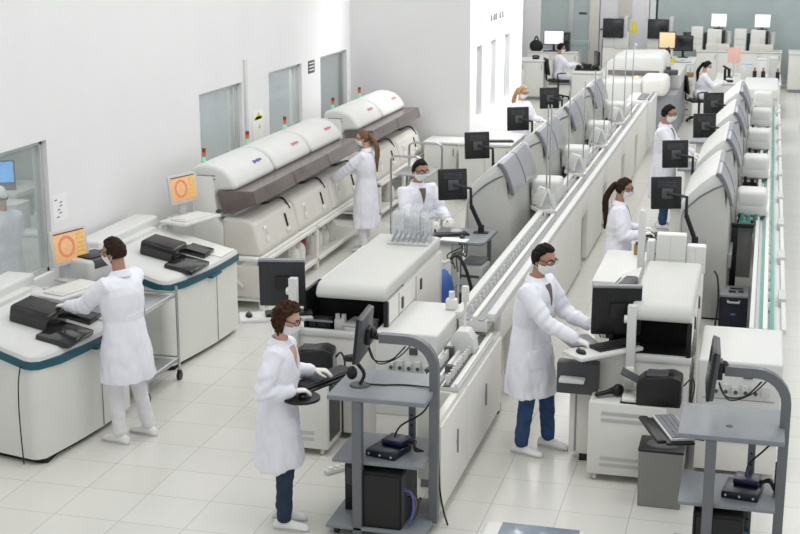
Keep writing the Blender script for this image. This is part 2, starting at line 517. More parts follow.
    for i, (c, w_, d_) in enumerate(secs):
        low = max(0, (pz - c.z) / (pz - hemz)) if not sit else 0
        ring = []
        for q in range(n):
            t = 2 * PI * q / n
            rip = 1 + low * .05 * math.sin(t * 5 + 1.3) + low * .03 * math.sin(t * 9 + rz)
            ring.append(c + V((math.cos(t) * w_ * rip, math.sin(t) * d_ * rip, 0)))
        rs.append(ring)
    g.rings(rs)
    if sit:
        for k in (-1, 1): g.limb([hip[k] + V((0, -.03, .03)), (hip[k] + kn[k]) / 2 + V((0, 0, .01)), kn[k]], [.125 * s, .115 * s, .09 * s])
    for k in (-1, 1):
        cu = wr[k].lerp(el[k], .14)
        g.limb([neck - up * .12 * s + V((k * .08 * s, 0, 0)), sh[k] + V((-k * .02, 0, -.015)), sh[k].lerp(el[k], .5), el[k], el[k].lerp(wr[k], .45), cu],
               [.085 * s, .082 * s * fx, .075 * s * fx, .069 * s, .062 * s, .050 * s], 16)
    g = remesh(g, .010 if near else .016, 3)
    g.bm.normal_update()
    for v in g.bm.verts:
        p = v.co
        a = .010 * noise.noise(V((p.x * 11, p.y * 11, p.z * 4.5 + 3 * rz))) + .006 * noise.noise(V((p.x * 24, p.y * 24, p.z * 10)))
        low = max(0, min(1, (pz - p.z) / .4)) if not sit else 0
        for k in (-1, 1):
            if (p - el[k]).length < .16: a += .0035 * math.sin((p - el[k]).dot((wr[k] - sh[k]).normalized()) * 90)
        v.co = p + v.normal * (a * (1 + .8 * low))
    bvh = BVHTree.FromBMesh(g.bm)
    coat = g.obj('lab_coat', M['coat'], R, angle=3)
    if near:
        F = V((0, -1, 0))     # rays run towards the front of the coat from outside
        def P(x, z): return V((x, .0, z))
        d = V((0, -1, 0))
        zt = neck.z - .06 * s
        def grid(f, nu=9, nv=4): return [[f(i / (nu - 1), j / (nv - 1)) for j in range(nv)] for i in range(nu)]
        # dark/skin triangle at the open neck, then the two lapels
        gg = G()
        if patch(gg, surf(bvh, grid(lambda u, v: P((v - .5) * .09 * (1 - u) * s, zt + .0 - u * .17 * s)), d, .004), V((0, -1, 0)), .002):
            gg.obj('neck_opening', M[skin] if female else M['shirt'], R, label='dark shirt at the open neck' if not female else 'bare skin at the open neck')
        for k in (-1, 1):
            gg = G()
            f = lambda u, v: P(k * ((.052 * (1 - u) + .004) + v * .055 * (math.sin(PI * min(1, u * 1.1 + .25))) * 1.0) * s, zt + .035 * s * (1 - u) - u * .20 * s)
            if patch(gg, surf(bvh, grid(f), d, .009), V((0, -1, 0)), .004): gg.obj('lapel', M['coat'], R)
        gg = G()
        if patch(gg, surf(bvh, grid(lambda u, v: P((v - .5) * .035 * s, zt - .2 * s - u * (.50 if not sit else .2) * s), 14, 3), d, .004), V((0, -1, 0)), .002): gg.obj('button_placket', M['coat'], R)
        for q in range(4 if not sit else 2):
            h_, nn, i_, di = bvh.ray_cast(V((0, 1, zt - (.23 + q * .12) * s)), d)
            if h_ is not None:
                gg = G(); gg.cyl(h_ + nn * .004, h_ + nn * .010, .009, n=12); gg.obj('button', M['white2'], R)
        if not sit:
            for (x0, zz, w_, hh) in ((-.13, -.02, .12, .14), (.13, -.02, .12, .14), (-.10, .30, .085, .10)):
                gg = G()
                if patch(gg, surf(bvh, grid(lambda u, v: P((x0 + (v - .5) * w_) * s, pz + (zz - .02 - u * hh) * s), 6, 5), d, .006), V((0, -1, 0)), .003): gg.obj('pocket', M['coat'], R)
            # half belt across the back
            gg = G()
            if patch(gg, surf(bvh, grid(lambda u, v: P((u - .5) * .24 * s, pz + (.14 + v * .045) * s), 9, 3), V((0, 1, 0)), .004), V((0, 1, 0)), .003): gg.obj('back_belt', M['coat'], R)
        # collar standing round the neck
        gg = G(); rs = []
        for i in range(15):
            t = -PI * .5 + (i / 14 - .5) * 2 * PI * .70
            c = neck + V((0, -.006, 0)); r0 = .070 * s * fx
            o_ = V((math.cos(t), math.sin(t), 0)); back = .5 - .5 * math.sin(t)
            p0 = c + o_ * (r0 + .016) - up * (.045 * s); p1 = c + o_ * (r0 - .004) + up * (-.020 + .034 * back) * s; p2 = c + o_ * (r0 + .026) - up * .042 * s
            rs.append([p0, p1, c + o_ * (r0 + .005) + up * (-.015 + .034 * back) * s, p2])
        gg.rings(rs); gg.obj('collar', M['coat'], R, angle=1)
    for k in (-1, 1):
        a_, b_ = wr[k].lerp(el[k], .10), wr[k].lerp(el[k], .26)
        g = G(); g.tube([a_, a_.lerp(b_, .1), b_], [.046 * s, .0495 * s, .051 * s], 16); g.obj('cuff', M['coat'], R)
    # hair
    if hair in ('short', 'tail', 'curly'):
        lo = {'short': -.42, 'tail': -.5, 'curly': -.85}[hair]
        def test(c):
            x, y, z = c.normalized()
            if y > .52: return z > .74
            if y > .12: return z > .36 + .38 * (y - .12) / .4
            if y > -.15: return z > (-.10 if hair == 'short' else -.05 if hair == 'tail' else -.6)
            return z > lo
        g = head_shell(test, .014 if hair != 'curly' else .030, HM, .014 if hair != 'curly' else .040, 6 if hair != 'curly' else 8, thick=.024 if hair != 'curly' else .04)
        g = remesh(g, .006 if near else .009, 1)
        hr = g.obj('hair', M[hairm], R, angle=3)
        if hair == 'tail':
            g = G(); L = .42 * s
            a = HM @ V((0, -.095, .035)); nb = neck + V((0, -.10, 0))
            pts = [a, a + V((0, -.03, -.02)), nb + V((.01, -.045, .03)), nb + V((.02, -.05, -.10)), nb + V((.02, -.045, -.2)), nb + V((.015, -.05, -.30))]
            P5 = spline(pts, 4); rr = [(.016 + .022 * math.sin(PI * min(1, .1 + i / len(P5)))) * s for i in range(len(P5))]
            g.limb(P5, rr, 12)
            for v in g.bm.verts: v.co += V((noise.noise(v.co * 30), noise.noise(v.co * 33 + V((5, 0, 0))), 0)) * .007
            g.obj('ponytail', M[hairm], hr, angle=3)
    if cap:
        g = head_shell(lambda c: c.normalized().z > .12 - .3 * max(0, -c.normalized().y), .02, HM, .006, 5, thick=.012)
        g.obj('head_cap', M['mask'], R, angle=3)
    if beard:
        g = head_shell(lambda c: (lambda x, y, z: -.95 < z < -.15 and -.1 < y and (y < .55 or z < -.5) and abs(x) > .05 * (z > -.4))(*c.normalized()), .005, HM, .003, 20, thick=.01)
        g.obj('beard', M[hairm], R, angle=3)
    # mask
    def mt(c):
        x, y, z = c.normalized(); return y > .12 and -.93 < z < .0 - .22 * abs(x)
    g = head_shell(mt, .012, HM, .002, 6, thick=.004)
    for v in g.bm.verts:
        q = HM.inverted() @ v.co
        q.y += .014 * math.exp(-(q.x / .03) ** 2) * max(0, min(1, (q.z + .10) / .05)); v.co = HM @ q
    mk = g.obj('face_mask', M['mask'], R, angle=1.2)
    for k in (-1, 1):
        g = G()
        e_ = V((k * .080, -.022, .012))
        g.tube([HM @ V((k * .070, .034, -.03)), HM @ V((k * .079, .0, .008)), HM @ e_, HM @ V((k * .080, -.026, -.03)), HM @ V((k * .066, .026, -.075))], .0022, 6, smooth=4)
        g.obj('ear_loop', M['mask'], mk)
    if glasses:
        g = G()
        yf = .101
        def fr(k):
            pts = []
            for q in range(17):
                t = 2 * PI * q / 16; c_, s_ = math.cos(t), math.sin(t)
                pts.append(V((k * .034 + .030 * math.copysign(abs(c_) ** .6, c_), yf - .012 * ((k * .034 + .03 * c_) / .06) ** 2, .010 + .019 * math.copysign(abs(s_) ** .6, s_))))
            return pts
        for k in (-1, 1):
            g.tube([HM @ p for p in fr(k)], .0017, 6, cap=False); g.tube([HM @ p for p in fr(k)[1:8]], .0035, 6)
            g.tube([HM @ V((k * .064, yf - .014, .016)), HM @ V((k * .077, .05, .016)), HM @ V((k * .081, -.004, .016)), HM @ V((k * .080, -.03, .0))], .0036, 6, smooth=3)
        g.tube([HM @ V((-.006, yf, .012)), HM @ V((0, yf + .002, .014)), HM @ V((.006, yf, .012))], .003, 6)
        gl = g.obj('eyewear', M['frame'], R)
        for k in (-1, 1):
            g = G(); p = fr(k)[:-1]; vs = [HM @ (q + V((0, a, 0))) for a in (-.001, .001) for q in p]
            F = [list(range(16)), list(range(31, 15, -1))] + [[i, (i + 1) % 16, (i + 1) % 16 + 16, i + 16] for i in range(16)]
            g.raw(vs, F); g.obj('lens', M['lens'], gl)
    if near:
        for k in (-1, 1):
            g = G(); g.ell(HM @ V((k * .030, .078, .008)), .0125 * s, u=14, v=10); ey = g.obj('eye', M['eyew'], R)
            g = G(); g.ell(HM @ V((k * .030, .087, .006)), (.006, .005, .006), HM.to_3x3().normalized().to_4x4()); g.obj('iris', M['iris'], ey)
            g = G(); g.tube([HM @ (V((k * x, y, z))) for x, y, z in ((.014, .0945, .030), (.03, .091, .036), (.047, .080, .031))], [.0035, .0042, .0028], 6, smooth=3)
            g.obj('eyebrow', M[hairm], R)
    return R
# ------------------------------------------------------------------ setting
g = G(); g.raw([(-10, 4, 0), (8, 4, 0), (8, 42, 0), (-10, 42, 0)], [[0, 1, 2, 3]])
fl = bpy.data.objects.new('floor', bpy.data.meshes.new('floor')); g.bm.to_mesh(fl.data); g.bm.free()
fl.data.materials.append(tile_mat()); COL.objects.link(fl); tag(fl, kind='structure')

WX = -6.7
def wall_with_holes(name, axis, x0, x1, a0, a1, z1, holes, m):
    """wall slab between x0..x1, running a0..a1, with rectangular openings (b0,b1,z0,z1)"""
    g = G(); cur = a0
    def bx(b0, b1, c0, c1):
        if b1 - b0 < .001 or c1 - c0 < .001: return
        if axis == 'y': g.box(x0, x1, b0, b1, c0, c1, 0)
        else: g.box(b0, b1, x0, x1, c0, c1, 0)
    for (b0, b1, c0, c1) in holes:
        bx(cur, b0, 0, z1); bx(b0, b1, 0, c0); bx(b0, b1, c1, z1); cur = b1
    bx(cur, a1, 0, z1)
    bmesh.ops.remove_doubles(g.bm, verts=g.bm.verts, dist=.0005)
    return struct(g, name, m)

WIN = [(9.2, 11.86, .92, 2.23), (15.62, 17.06, 1.0, 2.23), (18.08, 19.5, 1.0, 2.25), (20.4, 21.8, 1.0, 2.26)]
wall_with_holes('wall_left', 'y', WX - .16, WX, 6, 22, 5.6, WIN, M['wall'])
wall_with_holes('wall_end', 'x', 22, 22.16, WX - .16, -4.66, 5.6, [], M['wall2'])
SL = [(22.50, 22.98, 1.1, 2.29), (23.72, 24.22, 1.1, 2.29), (25.02, 25.60, 1.1, 2.30)]
wall_with_holes('wall_inner', 'y', -4.90, -4.66, 22.16, 26.9, 5.6, SL, M['wall'])
for i, (b0, b1, z0, z1) in enumerate(WIN):
    w = struct(G().box(WX - .10, WX - .085, b0 + .03, b1 - .03, z0 + .03, z1 - .03, 0), 'window_%d' % (i + 1), M['pane'] if i < 3 else M['paned'])
    g = G(); f = .045
    for (p, q, r, t) in ((b0, b1, z0, z0 + f), (b0, b1, z1 - f, z1), (b0, b0 + f, z0, z1), (b1 - f, b1, z0, z1)): g.box(WX - .13, WX - .05, p, q, r, t, .004)
    if i in (1, 2): g.box(WX - .13, WX - .05, b1 - .20, b1 - .17, z0, z1, .004)
    g.obj('window_frame', M['alu'], w)
for i, (b0, b1, z0, z1) in enumerate(SL):
    w = struct(G().box(-4.80, -4.78, b0, b1, z0, z1, 0), 'window_%d' % (i + 5), M['slit'])
    g = G()
    for (p, q, r, t) in ((b0, b1, z0, z0 + .03), (b0, b1, z1 - .03, z1), (b0, b0 + .03, z0, z1), (b1 - .03, b1, z0, z1)): g.box(-4.81, -4.75, p, q, r, t, .003)
    g.obj('window_frame', M['alu'], w)
struct(G().box(WX, WX + .035, 17.12, 17.19, 1.2, 2.52, .004), 'trim_1', M['white2'])
# the room behind the windows
struct(G().box(-9.75, -9.6, 6, 22, 0, 4, 0), 'wall_beyond', M['lgrey'])
struct(G().box(-9.6, WX - .17, 15.28, 15.4, 0, 4, 0), 'wall_partition', mat('partition_grey_green', 'b9c0bd', .5, var=.02))
struct(G().box(-9.6, WX - .17, 19.9, 20.0, 0, 4, 0), 'wall_screen', M['mgrey'])
# the far end: glazed partition with posts and a door
GY = 39.3
struct(G().box(-6.85, -6.72, 26.9, GY + .1, 0, 4.2, 0), 'wall_far_left', M['wall2'])
struct(G().box(-6.72, -4.90, 26.76, 26.9, 0, 5.6, 0), 'wall_return', M['wall2'])
struct(G().box(-6.85, 8, GY + .3, GY + .4, 0, 4.5, 0), 'wall_far', mat('far_wall_teal_grey', 'aab6b7', .5, var=.03))
for i, (a, b) in enumerate(((-6.28, -5.5), (-5.36, -4.9), (-3.36, -2.7), (-3.0, 7.9))):
    if i == 2: continue
    w = struct(G().box(a, b, GY, GY + .02, .1, 3.3, 0), 'window_%d' % (i + 8), M['tglass'])
struct(G().box(-6.72, -6.28, GY - .08, GY + .05, 0, 3.4, .004), 'trim_2', M['wall'])
struct(G().box(-5.5, -5.36, GY - .03, GY + .05, 0, 3.4, .004), 'trim_3', M['alu'])
struct(G().box(-3.22, -3.06, GY - .05, GY + .06, 0, 3.4, .004), 'trim_4', mat('pale_post', 'd5dfdd', .4, var=.02))
struct(G().box(-4.9, -4.62, GY - .05, GY + .05, 0, 3.4, .004), 'trim_5', M['beige'])
struct(G().box(-4.08, -3.72, GY - .07, GY + .05, 1.75, 3.4, .004), 'trim_6', M['beige'])
struct(G().box(-6.3, 7.9, GY - .03, GY + .06, 0, .12, .003), 'baseboard_far', M['alu'])
dr = struct(G().box(-4.60, -3.24, GY - .02, GY + .03, .02, 3.3, .004), 'door_1', mat('pale_lilac_door', 'dedee2', .45, var=.02))
g = G(); g.cyl((-4.55, GY - .02, 1.4), (-4.55, GY - .09, 1.4), .025); g.cyl((-4.55, GY - .08, 1.4), (-4.40, GY - .08, 1.4), .014); g.obj('door_handle', M['dgrey'], dr)

# small things on the walls
t = thing('notice_sheet', 'white paper sheet with purple marks taped to the wall above the round-dial screen', 'notice', (WX, 12.04, 1.38))
G().box(WX + .001, WX + .004, 11.90, 12.19, 1.38, 1.66, 0).obj('sheet', M['paper'], t)
g = G(); random.seed(3)
for k in range(6): y = 11.93 + random.random() * .18; z = 1.43 + k * .035; g.box(WX + .004, WX + .0055, y, y + .05, z, z + .012, 0)
g.obj('print', M['purple'], t)
t = thing('warning_notice', 'white notice with yellow triangle print between the wall windows', 'notice', (WX, 17.62, 1.4))
G().box(WX + .001, WX + .004, 17.42, 17.83, 1.36, 1.78, 0).obj('sheet', M['paper'], t)
g = G(); g.prism([(17.5, 1.66), (17.76, 1.66), (17.63, 1.77)], 'x', WX + .004, WX + .0055); g.box(WX + .004, WX + .0055, 17.47, 17.79, 1.66, 1.70, 0); g.prism([(17.62, 1.53), (17.72, 1.53), (17.67, 1.60)], 'x', WX + .004, WX + .0055)
g.obj('triangle', M['yellow'], t)
t = thing('wall_sign', 'small dark sign with pale lines on the white wall between windows', 'sign', (WX, 19.95, 2.08))
G().box(WX + .001, WX + .008, 19.80, 20.10, 2.06, 2.25, .002).obj('plate', M['dgrey'], t)
g = G()
for z in (2.10, 2.15, 2.20): g.box(WX + .008, WX + .0095, 19.84, 20.06, z, z + .016, 0)
g.obj('lettering', M['paper'], t)
t = thing('wall_sign', 'grey sign high on the bright wall above the narrow slit windows', 'sign', (-4.66, 24.2, 2.66))
G().box(-4.659, -4.65, 23.5, 24.95, 2.60, 2.78, .002).obj('plate', M['lgrey'], t)
g = G()
for y in (23.6, 23.85, 24.05, 24.4, 24.65):
    g = G(); g.box(-4.65, -4.648, y, y + .17, 2.63, 2.75, 0); g.obj('letter', M['dgrey'], t)
t = thing('door_plate', 'small dark nameplate on the teal glass left of the pale door', 'sign', (-5.05, GY - .02, 1.75))
G().box(-5.2, -4.98, GY - .012, GY - .001, 1.80, 1.86, .002).obj('plate', M['dgrey'], t)

# ------------------------------------------------------------------ light
def area(name, loc, rot, sx, sy, power, color=(1, 1, 1)):
    l = bpy.data.lights.new(name, 'AREA'); l.shape = 'RECTANGLE'; l.size = sx; l.size_y = sy; l.energy = power; l.color = color
    o = bpy.data.objects.new(name, l); COL.objects.link(o); o.location = loc; o.rotation_euler = rot
    return o
for i, x in enumerate((-4.4, -1.55, 1.7)):
    for y in (8, 15, 22, 29, 36):
        area('ceiling_light', (x, y, 6.6), (0, 0, 0), 1.4, 5.5, 78, (1, .985, .96))
area('window_daylight', (8.5, 18, 3.2), (0, math.radians(82), 0), 4.2, 26, 320, (.97, .985, 1))
area('inner_wall_fill', (-2.7, 24.4, 4.9), (0, math.radians(52), 0), .8, 5, 170)  # added fill that brightens the slit-window wall, not a known fixture
area('ceiling_light', (-8.2, 11, 3.9), (0, 0, 0), 1.2, 6, 70)
area('ceiling_light', (-8.2, 18, 3.9), (0, 0, 0), 1.2, 4.5, 190)
bpy.data.lights['inner_wall_fill'].spread = math.radians(75)
wd = bpy.data.worlds.new('World'); SC.world = wd; wd.use_nodes = True
bg = wd.node_tree.nodes['Background']; bg.inputs[0].default_value = (.95, .975, 1, 1); bg.inputs[1].default_value = .53

cam = bpy.data.cameras.new('Camera'); co = bpy.data.objects.new('Camera', cam); COL.objects.link(co)
co.location = (0, 0, 4.25); co.rotation_euler = (math.radians(90 - 14.01656), 0, math.radians(14.87289))
cam.sensor_width = 36; cam.lens = 1370 / 800 * 36; cam.clip_end = 200
cam.dof.use_dof = True; cam.dof.focus_distance = 11.5; cam.dof.aperture_fstop = 7.0
SC.camera = co
SC.view_settings.view_transform = 'Standard'; SC.view_settings.look = 'None'
SC.view_settings.exposure = 0.0; SC.view_settings.gamma = 1
SC.view_settings.use_curve_mapping = False
# ------------------------------------------------------------------ bench analyzers along the left wall
def rot2(p, c, a):
    x, y = p[0] - c[0], p[1] - c[1]
    return (c[0] + x * math.cos(a) - y * math.sin(a), c[1] + x * math.sin(a) + y * math.cos(a))

def bench_analyzer(X0, Y0, L, label):
    """floor-standing analyzer with a convex front, teal edge and sloping white deck; X0,Y0 = near front corner"""
    t = thing('bench_analyzer', label, 'laboratory analyzer', (X0, Y0, 0))
    def outline(o, zoff=0):
        pts = [(X0 - 1.10, Y0 + .24 - o * .6), (X0 - o * .2 - .06, Y0 - o), (X0 - .01, Y0 + .015 - o * .8), (X0 + .035, Y0 + .07 - o * .4)]
        for u in (.2, .4, .6, .8, .97): pts.append((X0 + .04 + .13 * math.sin(PI * min(u, .85) * .62) + o, Y0 + u * L))
        pts += [(X0 + .10 + o * .5, Y0 + L + o), (X0 - 1.10, Y0 + L + .14 + o)]
        return pts
    def zt(x): return .875 + max(0, (X0 + .1 - x)) * .20
    def slab(g, o, z0, z1, slope=True, o1=None):
        a = outline(o); b = outline(o if o1 is None else o1)
        def zz(p, z): return z + (max(0, X0 + .1 - p[0]) * .20 if slope else 0)
        r0 = [V((p[0], p[1], zz(p, z0) if slope else z0)) for p in a]; r1 = [V((p[0], p[1], zz(p, z1))) for p in b]
        g.rings([r0, r1])
    g = G(); r = []
    a = outline(-.02)
    r0 = [V((p[0], p[1], .05)) for p in a]; r1 = [V((p[0], p[1], .80 + max(0, X0 + .1 - p[0]) * .20)) for p in outline(-.015)]
    g.rings([r0, r1]); g.obj('body', M['cream'], t)
    g = G(); a = outline(-.08); g.rings([[V((p[0], p[1], 0)) for p in a], [V((p[0], p[1], .05)) for p in a]]); g.obj('plinth', M['blackm'], t)
    g = G(); slab(g, .012, .795, .862); g.obj('teal_edge', M['teal'], t)
    g = G(); slab(g, .0, .862, .895, True, -.012); slab(g, -.012, .895, .915, True, -.05); g.obj('deck', M['white2'], t)
    # raised rear cover
    g = G(); g.box(X0 - 1.08, X0 - .80, Y0 + .28, Y0 + L + .10, 1.02, 1.20, .03, 3); g.box(X0 - .84, X0 - .72, Y0 + .5, Y0 + L - .1, 1.04, 1.12, .02); g.obj('rear_cover', M['white2'], t)
    # door panels: seams
    for u in (.62,):
        g = G(); x = X0 + .04 + .13 * math.sin(PI * u * .62) - .015; g.box(x - .01, x + .003, Y0 + u * L - .003, Y0 + u * L + .003, .06, .80, 0); g.obj('door_seam', M['mgrey'], t)
    # grab handle of the teal edge
    g = G(); x = X0 + .165; g.box(x - .03, x + .03, Y0 + .75, Y0 + 1.0, .775, .80, .01); g.obj('door_handle', M['teal'], t)
    def tilt(cx, cy): return Matrix.Translation((cx, cy, zt(cx) + .035)) @ Matrix.Rotation(math.radians(11.3), 4, 'Y')
    # tall smoked reagent cover, low smoked cover and small smoked cover
    g = G(); g.box(-.20, .18, -.16, .17, 0, .155, .03, 3, mtx=tilt(X0 - .32, Y0 + .70)); c = g.obj('reagent_cover', M['smoke'], t, label='tall smoked cover')
    g = G(); g.box(-.18, .16, -.14, .15, .150, .158, .01, 2, mtx=tilt(X0 - .32, Y0 + .70)); g.obj('cover_top', M['black'], c)
    g = G(); g.box(-.16, .15, -.22, .22, 0, .05, .015, 2, mtx=tilt(X0 - .0, Y0 + .56)); c = g.obj('loading_cover', M['smoke'], t, label='flat smoked cover over the loading bay')
    g = G(); g.box(-.10, .12, -.06, .08, .035, .043, .008, 2, mtx=tilt(X0 + .01, Y0 + .56)); g.obj('cover_handle', M['dgrey'], c)
    g = G(); g.box(-.12, .13, -.13, .13, 0, .06, .012, 2, mtx=tilt(X0 - .10, Y0 + 1.06)); c = g.obj('waste_cover', M['smoke'], t, label='small smoked cover')
    g = G(); g.box(-.12, .13, -.13, .02, .06, .066, .006, 1, mtx=tilt(X0 - .10, Y0 + 1.06)); g.obj('cover_top', M['dgrey'], c)
    g = G(); g.box(-.03, .18, -.20, .16, 0, .02, .008, 2, mtx=tilt(X0 - .03, Y0 + 1.30)); g.obj('deck_hatch', M['white'], t)
    return t
bench_analyzer(-5.48, 9.25, 1.42, 'white teal-edged bench analyzer where the man in white trousers stands')
bench_analyzer(-5.47, 11.74, 1.55, 'white teal-edged bench analyzer between the steel trolley and the hooded analyzers')
g = G(); g.tube([(-5.56, 9.22, .86), (-5.585, 9.215, .72), (-5.60, 9.22, .5), (-5.60, 9.225, .25), (-5.595, 9.23, .02)], .006, 6, smooth=4)
tag(g.obj('cable', M['cable']), 'thin black cable hanging down the front corner of the nearest teal-edged analyzer', 'cable')

def dial_monitor(cx, cy, cz, rz, label):
    t = thing('touch_monitor', label, 'monitor', (cx, cy, cz), rz, world=False)
    m = Matrix.Scale(.74, 4) @ Matrix.Rotation(math.radians(-8), 4, 'X')
    G().box(-.30, .30, -.02, .025, .16, .60, .012, mtx=m).obj('housing', M['lgrey'], t)
    s = G().box(-.265, .265, -.024, -.019, .205, .57, .002, mtx=m).obj('screen', M['oscreen'], t)
    g = G(); n = 32
    g.rings([[m @ V((-.06 + math.cos(2 * PI * k / n) * r, y, .385 + math.sin(2 * PI * k / n) * r)) for k in range(n)] for (r, y) in ((.135, -.025), (.135, -.028), (.10, -.028), (.10, -.025))], cap=False)
    g.obj('dial', M['oring'], s)
    g = G()
    for k in range(6): g.box(.12, .23, -.028, -.024, .235 + k * .052, .272 + k * .052, .002, mtx=m)
    g.obj('button_column', M['oyel'], s)
    G().box(-.25, .25, -.028, -.024, .55, .565, 0, mtx=m).obj('title_bar', M['dgrey'], s)
    g = G(); g.box(-.05, .05, .035, .075, -.02, .22, .01); g.box(-.13, .13, -.06, .12, -.04, -.015, .01); g.obj('stand', M['lgrey'], t)
    return t
dial_monitor(-6.03, 11.02, 1.12, math.radians(72), 'orange dial touch monitor in front of the man in white trousers')
dial_monitor(-6.06, 13.66, 1.17, math.radians(72), 'orange dial touch monitor by the hood with the first signal lamp')

def tray_keyboard(cx, cy, cz, rz, label, w=.62, d=.36):
    t = thing('keyboard_tray', label, 'keyboard tray', (cx, cy, cz), rz, world=False)
    G().box(-w / 2, w / 2, -d / 2, d / 2, 0, .035, .015).obj('tray', M['white2'], t)
    k = G().box(-w / 2 + .06, w / 2 - .10, -d / 2 + .04, d / 2 - .10, .035, .055, .008).obj('keyboard', M['white'], t)
    g = G()
    for i in range(4):
        g.box(-w / 2 + .08, w / 2 - .12, -d / 2 + .055 + i * .045, -d / 2 + .09 + i * .045, .055, .062, .003)
    g.obj('key_row', M['cream'], k)
    g = G(); g.tube([(-w / 2 + .02, d / 2 - .02, .02), (-w / 2 + .04, d / 2 + .10, -.06), (0, d / 2 + .14, -.08)], .016, 8); g.cyl((0, d / 2 + .12, -.14), (0, d / 2 + .12, .0), .03)
    g.obj('support_arm', M['lgrey'], t)
    return t
tray_keyboard(-5.76, 10.46, 1.13, math.radians(74), 'white keyboard tray under the hands of the man in white trousers')
tray_keyboard(-5.93, 13.48, 1.14, math.radians(74), 'white keyboard tray below the orange screen beside the tall brown-lidded hoods')
t = thing('mouse', 'dark computer mouse on the edge of the white keyboard tray near the hoods', 'mouse', (-5.72, 13.78, 1.175), world=False)
G().ell((0, 0, .02), (.035, .06, .022)).obj('mouse_body', M['black'], t)

t = thing('printer', 'light grey desktop printer behind the man in white trousers', 'printer', (-5.95, 11.22, 1.08), math.radians(74), world=False)
G().box(-.24, .24, -.2, .2, .0, .20, .03, 3).obj('housing', M['lgrey'], t)
G().box(-.17, .17, -.205, -.05, .12, .202, .01).obj('paper_slot', M['dgrey'], t)
g = G(); g.box(-.15, .15, -.14, .10, .200, .215, .006); g.obj('top_tray', M['black'], t)

# steel trolley between the two bench analyzers
t = thing('trolley', 'stainless steel trolley between the two teal-edged analyzers', 'trolley', (-5.6, 11.15, 0))
x0, x1, y0, y1 = -5.95, -5.27, 10.86, 11.58
for z, nm in ((.84, 'shelf'), (.20, 'shelf')):
    g = G(); g.box(x0, x1, y0, y1, z - .012, z, .004); g.tube([(x0, y0, z + .03), (x1, y0, z + .03), (x1, y1, z + .03), (x0, y1, z + .03), (x0, y0, z + .03)], .009, 6); g.obj(nm, M['steel'], t)
for x in (x0, x1):
    for y in (y0, y1):
        l = G().cyl((x, y, .09), (x, y, .93), .014).obj('leg', M['chrome'], t)
        g = G(); g.cyl((x - .014, y, .045), (x + .014, y, .045), .045, n=20); g.box(x - .02, x + .02, y - .015, y + .015, .06, .10, .004); g.obj('caster', M['black'], l)
for i, (x, y) in enumerate(((-5.62, 11.18), (-5.62, 11.38), (-5.80, 11.28))):
    r = thing('tube_rack', ['grey metal tube rack on the trolley top, nearer the front edge', 'grey metal tube rack on the trolley top, far end', 'grey metal tube rack on the trolley top, against the wall side'][i], 'tube rack', (x, y, .84), 0, 'tube racks on the steel trolley', world=False)
    g = G(); g.box(-.075, .075, -.08, .08, 0, .015, .003); g.box(-.075, .075, -.08, .08, .07, .08, .003)
    for a in (-.07, .07): g.box(a - .004, a + .004, -.08, .08, 0, .08, 0)
    g.obj('frame', M['mgrey'], r)
    g = G()
    for a in range(4):
        for b in range(4): g.cyl((-.052 + a * .035, -.055 + b * .037, .012), (-.052 + a * .035, -.055 + b * .037, .115), .010, n=8)
    g.obj('tubes', M['dgrey'], r, kind='stuff')
    g = G()

